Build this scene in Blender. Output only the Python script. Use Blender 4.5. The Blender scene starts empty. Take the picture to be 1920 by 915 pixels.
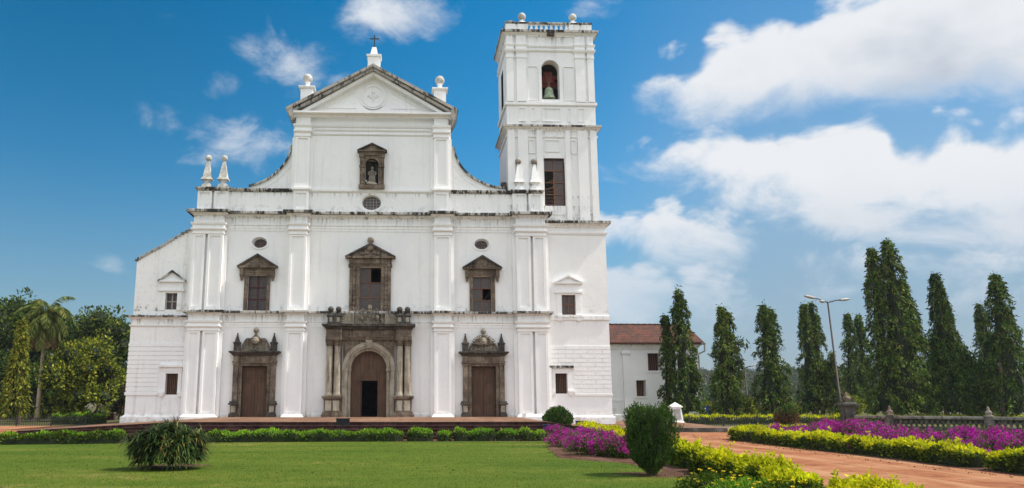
import bpy, bmesh, math, random
import numpy as np
from mathutils import Vector

random.seed(7)
RNG = np.random.default_rng(11)
SC = bpy.context.scene
COL = SC.collection
rad = math.radians

# ------------------------------------------------------------------ camera
CAM = np.array([2.5, -52.0, 1.85])
PITCH, YAW, FPX, CX, CY = rad(10.97), rad(2.078), 1509.0, 820.56, 457.5
cd = bpy.data.cameras.new("camera")
cam = bpy.data.objects.new("camera", cd)
COL.objects.link(cam)
cam.location = CAM
cam.rotation_euler = (rad(90) + PITCH, 0, -YAW)
cd.sensor_width = 36.0
cd.lens = FPX / 1920 * 36
cd.shift_x = (960 - CX) / 1920
cd.clip_end = 6000
SC.camera = cam

# ------------------------------------------------------------------ sun, exposure
SUN_EL, SUN_AZ = rad(54), rad(84)            # azimuth from the facade's outward normal towards +X
SUN = Vector((math.cos(SUN_EL) * math.sin(SUN_AZ), -math.cos(SUN_EL) * math.cos(SUN_AZ), math.sin(SUN_EL)))
sl = bpy.data.lights.new("sun", 'SUN')
sl.energy = 3.1
sl.angle = rad(1.5)
sl.color = (1.0, 0.94, 0.84)
so = bpy.data.objects.new("sun", sl)
COL.objects.link(so)
so.location = SUN * 100
so.rotation_euler = SUN.to_track_quat('Z', 'Y').to_euler()
SC.view_settings.view_transform = 'Standard'
SC.view_settings.look = 'None'
SC.view_settings.gamma = 1.0
SC.view_settings.use_curve_mapping = False
SC.view_settings.exposure = 0.85

# ------------------------------------------------------------------ world: Nishita sky with broken cloud
def px_dir(px, py):
    f = np.array([math.sin(YAW) * math.cos(PITCH), math.cos(YAW) * math.cos(PITCH), math.sin(PITCH)])
    r = np.array([math.cos(YAW), -math.sin(YAW), 0.0])
    u = np.cross(r, f)
    return f + r * (px - CX) / FPX - u * (py - CY) / FPX

def at(px, py, Y):
    d = px_dir(px, py)
    p = CAM + d * (Y - CAM[1]) / d[1]
    return Vector(p)

def ground_at(px, py, z=0.0):
    d = px_dir(px, py)
    return Vector(CAM + d * (z - CAM[2]) / d[2])

W = bpy.data.worlds.new("World")
SC.world = W
W.use_nodes = True
wt = W.node_tree
wt.nodes.clear()

class NT:
    """small helper to write node trees"""
    def __init__(s, t): s.t = t
    def n(s, typ, **kw):
        o = s.t.nodes.new(typ)
        for k, v in kw.items(): setattr(o, k, v)
        return o
    def put(s, sock, v):
        if hasattr(v, 'is_output') or isinstance(v, bpy.types.NodeSocket): s.t.links.new(v, sock)
        elif v is not None: sock.default_value = v
    def math(s, op, a, b=None, clamp=False):
        o = s.n('ShaderNodeMath', operation=op, use_clamp=clamp)
        s.put(o.inputs[0], a)
        if b is not None: s.put(o.inputs[1], b)
        return o.outputs[0]
    def vmath(s, op, a, b=None):
        o = s.n('ShaderNodeVectorMath', operation=op)
        s.put(o.inputs[0], a)
        if b is not None: s.put(o.inputs[1], b)
        return o.outputs['Value'] if op in ('LENGTH', 'DOT_PRODUCT') else o.outputs[0]
    def noise(s, vec, scale, detail=4, rough=0.55, dist=0.0):
        o = s.n('ShaderNodeTexNoise')
        if vec is not None: s.put(o.inputs['Vector'], vec)
        o.inputs['Scale'].default_value = scale
        o.inputs['Detail'].default_value = detail
        o.inputs['Roughness'].default_value = rough
        o.inputs['Distortion'].default_value = dist
        return o.outputs['Fac']
    def rng(s, v, a, b, c=0.0, d=1.0, smooth=True):
        o = s.n('ShaderNodeMapRange', interpolation_type='SMOOTHSTEP' if smooth else 'LINEAR')
        s.put(o.inputs['Value'], v)
        o.inputs['From Min'].default_value = a; o.inputs['From Max'].default_value = b
        o.inputs['To Min'].default_value = c; o.inputs['To Max'].default_value = d
        return o.outputs['Result']
    def mix(s, f, a, b, blend='MIX'):
        o = s.n('ShaderNodeMix', data_type='RGBA', blend_type=blend)
        s.put(o.inputs['Factor'], f)
        for k, v in ((6, a), (7, b)):
            if isinstance(v, tuple): v = (*v, 1.0) if len(v) == 3 else v
            s.put(o.inputs[k], v)
        return o.outputs[2]
    def ramp(s, v, stops):
        o = s.n('ShaderNodeValToRGB')
        s.put(o.inputs[0], v)
        e = o.color_ramp.elements
        while len(e) < len(stops): e.new(0.5)
        for el, (p, c) in zip(e, stops):
            el.position = p; el.color = (*c, 1.0)
        return o.outputs[0]
    def mapping(s, vec, scale=(1, 1, 1), loc=(0, 0, 0)):
        o = s.n('ShaderNodeMapping')
        s.put(o.inputs['Vector'], vec)
        o.inputs['Scale'].default_value = scale
        o.inputs['Location'].default_value = loc
        return o.outputs[0]

w = NT(wt)
sky = w.n('ShaderNodeTexSky', sky_type='NISHITA', sun_disc=False)
sky.sun_elevation = SUN_EL
sky.sun_rotation = math.atan2(SUN.x, SUN.y)
sky.air_density = 1.0; sky.dust_density = 0.6; sky.ozone_density = 2.0
hs = w.n('ShaderNodeHueSaturation')
hs.inputs['Saturation'].default_value = 1.47
hs.inputs['Hue'].default_value = 0.488
hs.inputs['Value'].default_value = 0.69
wt.links.new(sky.outputs[0], hs.inputs['Color'])
gen = w.n('ShaderNodeTexCoord').outputs['Generated']
sep = w.n('ShaderNodeSeparateXYZ'); wt.links.new(gen, sep.inputs[0])
az = w.math('ARCTAN2', sep.outputs[0], sep.outputs[1])
el = w.math('ARCSINE', sep.outputs[2])
cmb = w.n('ShaderNodeCombineXYZ'); wt.links.new(az, cmb.inputs[0]); wt.links.new(el, cmb.inputs[1])
ae = cmb.outputs[0]
def azel(px, py):
    d = px_dir(px, py); d = d / np.linalg.norm(d)
    return math.atan2(d[0], d[1]), math.asin(d[2])
def curve(points, vmin, vmax, u0, u1):
    """elevation of a cloud edge as a function of azimuth, through the given sky points"""
    u = w.rng(az, u0, u1, 0, 1, False)
    fc = w.n('ShaderNodeFloatCurve'); w.put(fc.inputs['Value'], u)
    c = fc.mapping.curves[0]; pts = sorted(((azel(*p)[0] - u0) / (u1 - u0), (azel(*p)[1] - vmin) / (vmax - vmin)) for p in points)
    while len(c.points) < len(pts): c.points.new(.5, .5)
    for q, p in zip(c.points, pts): q.location = p; q.handle_type = 'AUTO_CLAMPED'
    fc.mapping.update()
    return w.rng(fc.outputs[0], 0, 1, vmin, vmax, False)
U0, U1, V0, V1 = azel(1040, 450)[0], azel(2050, 450)[0], -.05, .62
billow = w.n('ShaderNodeTexVoronoi', feature='SMOOTH_F1'); w.put(billow.inputs['Vector'], w.vmath('MULTIPLY', ae, (1.0, 1.25, 1.0))); billow.inputs['Scale'].default_value = 22.0; billow.inputs['Smoothness'].default_value = .6
billow2 = w.n('ShaderNodeTexVoronoi', feature='SMOOTH_F1'); w.put(billow2.inputs['Vector'], w.vmath('MULTIPLY', ae, (1.0, 1.25, 1.0))); billow2.inputs['Scale'].default_value = 58.0; billow2.inputs['Smoothness'].default_value = .5
fb = w.noise(w.vmath('MULTIPLY', ae, (1.0, 1.6, 1.0)), 9.0, 10, 0.62, 0.35)
fb2 = w.noise(w.vmath('MULTIPLY', ae, (1.0, 2.2, 1.0)), 3.6, 6, 0.55, 0.3)
puff = w.math('ADD', w.math('MULTIPLY', w.math('SUBTRACT', .45, billow.outputs['Distance']), .034), w.math('MULTIPLY', w.math('SUBTRACT', .45, billow2.outputs['Distance']), .014))
puff = w.math('ADD', puff, w.math('MULTIPLY', w.math('SUBTRACT', fb, .5), .095))
def bank(top, bot, soft_t, soft_b, left_px, ragged=.10):
    t, b_ = curve(top, V0, V1, U0, U1), curve(bot, V0, V1, U0, U1)
    below = w.math('SUBTRACT', w.math('ADD', t, puff), el)                 # > 0 below the upper edge
    above = w.math('ADD', w.math('SUBTRACT', el, b_), w.math('MULTIPLY', w.math('SUBTRACT', fb, .5), ragged))
    lx = w.rng(w.math('ADD', az, w.math('MULTIPLY', w.math('SUBTRACT', fb, .5), .05)), azel(left_px - 25, 300)[0], azel(left_px + 20, 300)[0])
    return w.math('MULTIPLY', w.math('MULTIPLY', w.rng(below, -.002, soft_t), w.rng(above, -.012, soft_b)), lx), below
b1, d1 = bank([(1100, 150), (1215, 128), (1245, 108), (1300, 95), (1345, 45), (1420, 22), (1500, 8), (1580, -20), (1700, -70), (2050, -160)],
              [(1100, 190), (1215, 195), (1300, 222), (1420, 222), (1520, 212), (1680, 205), (1800, 178), (1950, 195), (2050, 205)], .028, .040, 1212)
b2, d2 = bank([(1040, 315), (1125, 300), (1200, 268), (1320, 240), (1440, 232), (1560, 212), (1640, 206), (1690, 238), (1775, 204), (1860, 222), (1940, 205), (2050, 190)],
              [(1040, 345), (1150, 356), (1260, 366), (1380, 392), (1480, 445), (1600, 470), (1800, 480), (2050, 470)], .026, .06, 1085, .20)
b3, d3 = bank([(1040, 385), (1130, 372), (1230, 352), (1300, 366), (1400, 410), (1500, 440), (1700, 460), (2050, 470)],
              [(1040, 450), (1150, 470), (1260, 497), (1340, 500), (1420, 480), (1520, 512), (1700, 520), (2050, 520)], .02, .05, 1090, .14)
b4, d4 = bank([(1040, 500), (1140, 480), (1240, 488), (1330, 500), (1390, 535), (1450, 560), (1560, 525), (1640, 530), (1700, 560), (1800, 520), (2050, 500)],
              [(1040, 665), (1150, 655), (1260, 640), (1360, 612), (1420, 590), (1540, 560), (1640, 556), (1720, 570), (1800, 580), (2050, 590)], .025, .08, 1085, .16)
banks = w.math('MAXIMUM', w.math('MAXIMUM', b1, b2), w.math('MAXIMUM', w.math('MULTIPLY', b3, 1.0), w.math('MULTIPLY', b4, .86)))
deep = w.math('MAXIMUM', w.math('MULTIPLY', w.rng(d1, .03, .16), b1), w.math('MULTIPLY', w.rng(d2, .05, .20), w.math('MULTIPLY', b2, .5)))
# (centre px, py, half-width px, half-height px, weight): thin wisps
BLOBS = [(735, 30, 150, 55, .72), (535, 118, 120, 70, .52), (420, 160, 62, 40, .52), (470, 262, 175, 62, .58), (310, 225, 70, 55, .40), (395, 290, 110, 45, .42),
         (205, 497, 60, 24, .52), (1110, 15, 80, 34, .42), (645, 150, 60, 34, .40), (1590, 545, 55, 20, .5)]
tot = None
for bx, by, hw, hh, wt_ in BLOBS:
    a0, e0 = azel(bx, by)
    v = w.vmath('MULTIPLY', w.vmath('SUBTRACT', ae, (a0, e0, 0)), (FPX / hw, FPX / hh, 0))
    g = w.rng(w.vmath('LENGTH', v), 1.45, 0.0, 0.0, wt_)
    tot = g if tot is None else w.math('MAXIMUM', tot, g)
dens = w.math('ADD', tot, w.math('MULTIPLY', w.math('SUBTRACT', fb, 0.5), 1.7))
wisps = w.math('MULTIPLY', w.rng(dens, 0.22, 0.95), .92)
cover = w.math('MAXIMUM', banks, wisps)
# unseen bright cloud added behind the camera as neutral fill light on the front
fill_cloud = w.math('MULTIPLY', w.rng(w.noise(gen, 2.4, 6, 0.6), 0.30, 0.52), w.rng(sep.outputs[1], 0.30, -0.05))
shade = w.noise(w.vmath('MULTIPLY', ae, (1.0, 1.7, 1.0)), 6.0, 7, 0.55)
thick = w.math('MULTIPLY', deep, w.rng(shade, .32, .60, .25, 1.0), True)
ccol = w.mix(thick, (4.35, 4.42, 4.55), (2.55, 2.85, 3.3))
ccol = w.mix(w.math('MULTIPLY', w.rng(el, 0.26, 0.10), 0.55), ccol, (2.6, 3.1, 3.7))
deepen = w.n('ShaderNodeHueSaturation'); w.t.links.new(hs.outputs[0], deepen.inputs['Color']); w.put(deepen.inputs['Value'], w.rng(az, azel(0, 300)[0], azel(1100, 300)[0], .76, 1.04)); deepen.inputs['Saturation'].default_value = 1.04
veil = w.math('MULTIPLY', w.rng(az, azel(1000, 400)[0], azel(1500, 400)[0]), w.rng(el, .50, .12, .15, .62))
skyc = w.mix(veil, deepen.outputs[0], (1.85, 2.38, 2.95))
skyc = w.mix(w.math('MULTIPLY', w.rng(el, 0.30, 0.0), 0.6), skyc, (0.92, 1.42, 2.0))
allc = w.mix(w.math('MULTIPLY', cover, 0.97), skyc, ccol)
allc = w.mix(w.math('MULTIPLY', fill_cloud, 0.92), allc, (7.0, 7.25, 7.6))
bg = w.n('ShaderNodeBackground')
wt.links.new(allc, bg.inputs[0])
bg.inputs[1].default_value = 0.11
wo = w.n('ShaderNodeOutputWorld')
wt.links.new(bg.outputs[0], wo.inputs[0])

# ------------------------------------------------------------------ materials
def new_mat(name, rough=0.8, spec=0.3):
    m = bpy.data.materials.new(name)
    m.use_nodes = True
    t = m.node_tree
    b = t.nodes['Principled BSDF']
    b.inputs['Roughness'].default_value = rough
    b.inputs['Specular IOR Level'].default_value = spec
    return m, NT(t), b

def bump(h, b, fac, strength, dist):
    o = h.n('ShaderNodeBump')
    o.inputs['Strength'].default_value = strength
    o.inputs['Distance'].default_value = dist
    h.put(o.inputs['Height'], fac)
    h.t.links.new(o.outputs[0], b.inputs['Normal'])

def plain(name, col, rough=0.7, var=0.25, scale=6.0, spec=0.3, metal=0.0):
    m, h, b = new_mat(name, rough, spec)
    P = h.n('ShaderNodeTexCoord').outputs['Object']
    f = h.noise(P, scale, 5, 0.6)
    lo = tuple(c * (1 - var) for c in col); hi = tuple(min(1, c * (1 + var)) for c in col)
    h.put(b.inputs['Base Color'], h.mix(h.rng(f, 0.3, 0.7), lo, hi))
    b.inputs['Metallic'].default_value = metal
    bump(h, b, f, 0.25, 0.02)
    return m

def whitewash(name, stain=1.0):
    m, h, b = new_mat(name, 0.88, 0.2)
    P = h.n('ShaderNodeTexCoord').outputs['Object']
    z = h.n('ShaderNodeSeparateXYZ'); h.t.links.new(P, z.inputs[0]); tower_x = h.math('GREATER_THAN', z.outputs[0], 9.0); z = z.outputs[2]
    big = h.noise(P, 0.35, 5, 0.6)
    fine = h.noise(P, 5.0, 6, 0.65)
    streak = h.noise(h.mapping(P, (2.6, 2.6, 0.16)), 1.0, 6, 0.65)
    streak2 = h.noise(h.mapping(P, (7.0, 7.0, 0.5)), 1.0, 5, 0.6)
    c = h.mix(h.rng(big, 0.3, 0.7), (0.80, 0.80, 0.80), (0.87, 0.86, 0.845))
    c = h.mix(h.math('MULTIPLY', h.rng(fine, 0.52, 0.75), 0.22 * stain), c, (0.55, 0.53, 0.49))
    c = h.mix(h.math('MULTIPLY', h.rng(streak, 0.52, 0.72), 0.30 * stain), c, (0.52, 0.50, 0.47))
    # rain streaks running down from the cornices, as they stand on the real walls
    mask = None
    for lv, ln in ((13.67, 1.1), (7.22, 0.8), (15.3, 0.35), (20.0, 0.9), (26.8, 1.0), (14.6, 0.6)):
        k = h.math('MULTIPLY', h.rng(z, lv - ln, lv, 0, 1, False), h.math('LESS_THAN', z, lv + 0.02))
        if lv > 19 or lv == 14.6: k = h.math('MULTIPLY', k, tower_x)
        mask = k if mask is None else h.math('MAXIMUM', mask, k)
    sm = h.math('MULTIPLY', mask, h.rng(streak2, 0.50, 0.66))
    c = h.mix(h.math('MULTIPLY', sm, 0.62 * stain, True), c, (0.20, 0.19, 0.17))
    # splash dirt above the ground
    low = h.math('MULTIPLY', h.rng(z, 1.5, 0.6), h.rng(h.noise(P, 2.2, 6, 0.7), 0.42, 0.7))
    c = h.mix(h.math('MULTIPLY', low, 0.75), c, (0.42, 0.35, 0.28))
    # mould patches just above each ledge
    led = None
    for lv in (13.99, 7.46, 13.54, 20.2):
        k = h.math('MULTIPLY', h.rng(z, lv + 0.55, lv, 0, 1, False), h.math('GREATER_THAN', z, lv - 0.02))
        if lv > 19: k = h.math('MULTIPLY', k, tower_x)
        led = k if led is None else h.math('MAXIMUM', led, k)
    c = h.mix(h.math('MULTIPLY', h.math('MULTIPLY', led, h.rng(h.noise(P, 1.7, 6, 0.7), 0.5, 0.66)), 0.75 * stain, True), c, (0.12, 0.12, 0.105))
    h.put(b.inputs['Base Color'], c)
    hh = h.math('ADD', h.math('MULTIPLY', fine, 0.5), h.noise(P, 1.2, 4, 0.5))
    bump(h, b, hh, 0.35, 0.05)
    return m

def weathered(name, tone=(0.50, 0.48, 0.44), shift=0.0):
    """limewashed ledge overgrown with black mould, in short vertical runs"""
    m, h, b = new_mat(name, 0.95, 0.1)
    P = h.n('ShaderNodeTexCoord').outputs['Object']
    s1 = h.noise(h.mapping(P, (6.0, 6.0, 1.2)), 1.0, 5, 0.65)
    s2 = h.noise(P, 0.7, 4, 0.6)
    f = h.rng(h.math('ADD', s1, h.math('MULTIPLY', h.math('SUBTRACT', s2, 0.5), 0.9)), 0.41 + shift, 0.58 + shift)
    c = h.mix(f, tone, (0.045, 0.043, 0.04))
    h.put(b.inputs['Base Color'], c)
    bump(h, b, s1, 0.7, 0.05)
    return m

def stone(name, dark, mid, light, blocks=True):
    m, h, b = new_mat(name, 0.9, 0.15)
    P = h.n('ShaderNodeTexCoord').outputs['Object']
    a = h.noise(P, 1.6, 7, 0.68)
    g = h.noise(P, 9.0, 6, 0.65)
    c = h.ramp(h.math('ADD', h.math('MULTIPLY', a, 0.7), h.math('MULTIPLY', g, 0.3)), [(0.32, dark), (0.5, mid), (0.66, light)])
    st = h.noise(h.mapping(P, (4, 4, 0.5), (3, 1, 0)), 1.0, 5, 0.65)
    c = h.mix(h.math('MULTIPLY', h.rng(st, 0.52, 0.68), 0.75), c, tuple(x * 0.4 for x in dark))
    if blocks:
        br = h.n('ShaderNodeTexBrick', offset=0.5)
        br.inputs['Scale'].default_value = 1.0
        br.inputs['Brick Width'].default_value = 0.9; br.inputs['Row Height'].default_value = 0.46
        br.inputs['Mortar Size'].default_value = 0.012
        sx = h.n('ShaderNodeSeparateXYZ'); h.t.links.new(P, sx.inputs[0])
        cb = h.n('ShaderNodeCombineXYZ'); h.t.links.new(sx.outputs[0], cb.inputs[0]); h.t.links.new(sx.outputs[2], cb.inputs[1])
        h.t.links.new(cb.outputs[0], br.inputs['Vector'])
        c = h.mix(h.math('MULTIPLY', br.outputs['Fac'], 0.6), c, tuple(x * 0.5 for x in dark))
    h.put(b.inputs['Base Color'], c)
    bump(h, b, h.math('ADD', a, g), 0.6, 0.04)
    return m

def soil(name, c1, c2, c3, sc=0.35):
    m, h, b = new_mat(name, 0.95, 0.1)
    P = h.n('ShaderNodeTexCoord').outputs['Object']
    a = h.noise(P, sc, 6, 0.6, 0.3)
    g = h.noise(P, sc * 9, 6, 0.7)
    k = h.noise(P, 28.0, 4, 0.7)
    c = h.ramp(h.math('ADD', h.math('MULTIPLY', a, 0.6), h.math('MULTIPLY', g, 0.4)), [(0.36, c1), (0.5, c2), (0.62, c3)])
    c = h.mix(h.math('MULTIPLY', h.rng(h.noise(h.mapping(P, (1.3, 0.10, 1)), 1.0, 4, 0.6), 0.48, 0.62), 0.65), c, c3)
    c = h.mix(h.math('MULTIPLY', h.rng(h.noise(P, 0.8, 7, 0.75), 0.55, 0.66), 0.65), c, tuple(x * 0.6 for x in c1))
    c = h.mix(h.math('MULTIPLY', h.rng(k, 0.55, 0.75), 0.45), c, tuple(x * 0.45 for x in c1))
    c = h.mix(h.math('MULTIPLY', h.rng(k, 0.42, 0.28), 0.35), c, tuple(min(1, x * 1.5) for x in c3))
    h.put(b.inputs['Base Color'], c)
    bump(h, b, h.math('ADD', g, h.math('MULTIPLY', k, 0.5)), 0.6, 0.05)
    return m

def leafmat(name, stops, trans=0.3, rough=0.6, spec=0.08):
    m, h, b = new_mat(name, rough, spec)
    r = h.n('ShaderNodeNewGeometry').outputs['Random Per Island']
    c = h.ramp(r, stops)
    # every plant its own tone, with duller and fresher patches
    oi = h.n('ShaderNodeObjectInfo').outputs['Random']
    P = h.n('ShaderNodeTexCoord').outputs['Object']
    hv = h.n('ShaderNodeHueSaturation')
    h.put(hv.inputs['Hue'], h.rng(oi, 0, 1, .487, .508, False)); h.put(hv.inputs['Value'], h.math('MULTIPLY', h.rng(oi, 0, 1, 1.18, .86, False), h.rng(h.noise(P, 1.1, 3, .6), .32, .68, .72, 1.30)))
    h.t.links.new(c, hv.inputs['Color']); c = hv.outputs[0]
    h.put(b.inputs['Base Color'], c)
    tr = h.n('ShaderNodeBsdfTranslucent')
    h.t.links.new(c, tr.inputs['Color'])
    mx = h.n('ShaderNodeMixShader'); mx.inputs[0].default_value = trans
    h.t.links.new(b.outputs[0], mx.inputs[1]); h.t.links.new(tr.outputs[0], mx.inputs[2])
    h.t.links.new(mx.outputs[0], h.t.nodes['Material Output'].inputs['Surface'])
    return m

def wood(name, c1, c2):
    m, h, b = new_mat(name, 0.7, 0.25)
    P = h.n('ShaderNodeTexCoord').outputs['Object']
    f = h.noise(h.mapping(P, (14, 14, 0.8)), 1.0, 5, 0.6)
    g = h.noise(P, 1.3, 4, 0.6)
    c = h.mix(h.rng(h.math('ADD', h.math('MULTIPLY', f, .6), h.math('MULTIPLY', g, .4)), 0.35, 0.65), c1, c2)
    h.put(b.inputs['Base Color'], c)
    bump(h, b, f, 0.4, 0.01)
    return m

def shell_pane(name):
    """small square panes of oyster shell and dark glass behind thin laths"""
    m, h, b = new_mat(name, 0.25, 0.5)
    P = h.n('ShaderNodeTexCoord').outputs['Object']
    sx = h.n('ShaderNodeSeparateXYZ'); h.t.links.new(P, sx.inputs[0])
    cb = h.n('ShaderNodeCombineXYZ'); h.t.links.new(sx.outputs[0], cb.inputs[0]); h.t.links.new(sx.outputs[2], cb.inputs[1])
    br = h.n('ShaderNodeTexBrick', offset=0.0)
    h.t.links.new(cb.outputs[0], br.inputs['Vector'])
    br.inputs['Scale'].default_value = 1.0
    br.inputs['Brick Width'].default_value = 0.13; br.inputs['Row Height'].default_value = 0.13
    br.inputs['Mortar Size'].default_value = 0.012
    br.inputs['Color1'].default_value = (0.022, 0.016, 0.015, 1); br.inputs['Color2'].default_value = (0.060, 0.044, 0.038, 1)
    br.inputs['Mortar'].default_value = (0.085, 0.045, 0.03, 1)
    h.t.links.new(br.outputs['Color'], b.inputs['Base Color'])
    return m

def tile_roof(name):
    m, h, b = new_mat(name, 0.9, 0.15)
    P = h.n('ShaderNodeTexCoord').outputs['Object']
    br = h.n('ShaderNodeTexBrick', offset=0.5)
    br.inputs['Scale'].default_value = 1.0
    br.inputs['Brick Width'].default_value = 0.24; br.inputs['Row Height'].default_value = 0.2
    br.inputs['Mortar Size'].default_value = 0.02
    br.inputs['Color1'].default_value = (0.17, 0.065, 0.04, 1); br.inputs['Color2'].default_value = (0.085, 0.042, 0.032, 1)
    br.inputs['Mortar'].default_value = (0.04, 0.022, 0.018, 1)
    sx = h.n('ShaderNodeSeparateXYZ'); h.t.links.new(P, sx.inputs[0])
    cb = h.n('ShaderNodeCombineXYZ'); h.t.links.new(sx.outputs[0], cb.inputs[0]); h.t.links.new(sx.outputs[2], cb.inputs[1])
    h.t.links.new(cb.outputs[0], br.inputs['Vector'])
    n = h.noise(P, 0.8, 6, 0.65)
    c = h.mix(h.math('MULTIPLY', h.rng(n, 0.45, 0.65), 0.7), br.outputs['Color'], (0.05, 0.036, 0.03))
    c = h.mix(h.math('MULTIPLY', h.rng(h.noise(P, 3.5, 4, .6), 0.6, 0.7), 0.5), c, (0.28, 0.17, 0.11))
    h.put(b.inputs['Base Color'], c)
    bump(h, b, br.outputs['Fac'], 0.8, -0.05)
    return m

def hillmat(name):
    m, h, b = new_mat(name, 0.95, 0.1)
    P = h.n('ShaderNodeTexCoord').outputs['Object']
    a = h.noise(P, 0.02, 6, 0.65)
    g = h.noise(P, 0.25, 6, 0.7)
    c = h.ramp(h.math('ADD', h.math('MULTIPLY', a, 0.6), h.math('MULTIPLY', g, 0.4)), [(0.36, (0.035, 0.05, 0.022)), (0.5, (0.085, 0.075, 0.045)), (0.62, (0.15, 0.11, 0.085))])
    h.put(b.inputs['Base Color'], c)
    return m

def lawnmat(name):
    m, h, b = new_mat(name, 0.9, 0.1)
    P = h.n('ShaderNodeTexCoord').outputs['Object']
    a = h.noise(h.mapping(P, (0.10, 0.34, 1)), 1.0, 5, 0.6, 0.4)
    g = h.noise(P, 1.6, 6, 0.7)
    k = h.noise(P, 22.0, 4, 0.75)
    c = h.ramp(h.math('ADD', h.math('MULTIPLY', a, 0.62), h.math('MULTIPLY', g, 0.38)),
               [(0.32, (0.030, 0.070, 0.005)), (0.45, (0.070, 0.118, 0.009)), (0.55, (0.104, 0.142, 0.014)), (0.64, (0.19, 0.18, 0.042))])
    c = h.mix(h.math('MULTIPLY', h.rng(k, 0.5, 0.72), 0.5), c, (0.035, 0.066, 0.009))
    h.put(b.inputs['Base Color'], c)
    bump(h, b, h.math('ADD', k, g), 0.9, 0.06)
    return m

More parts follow.
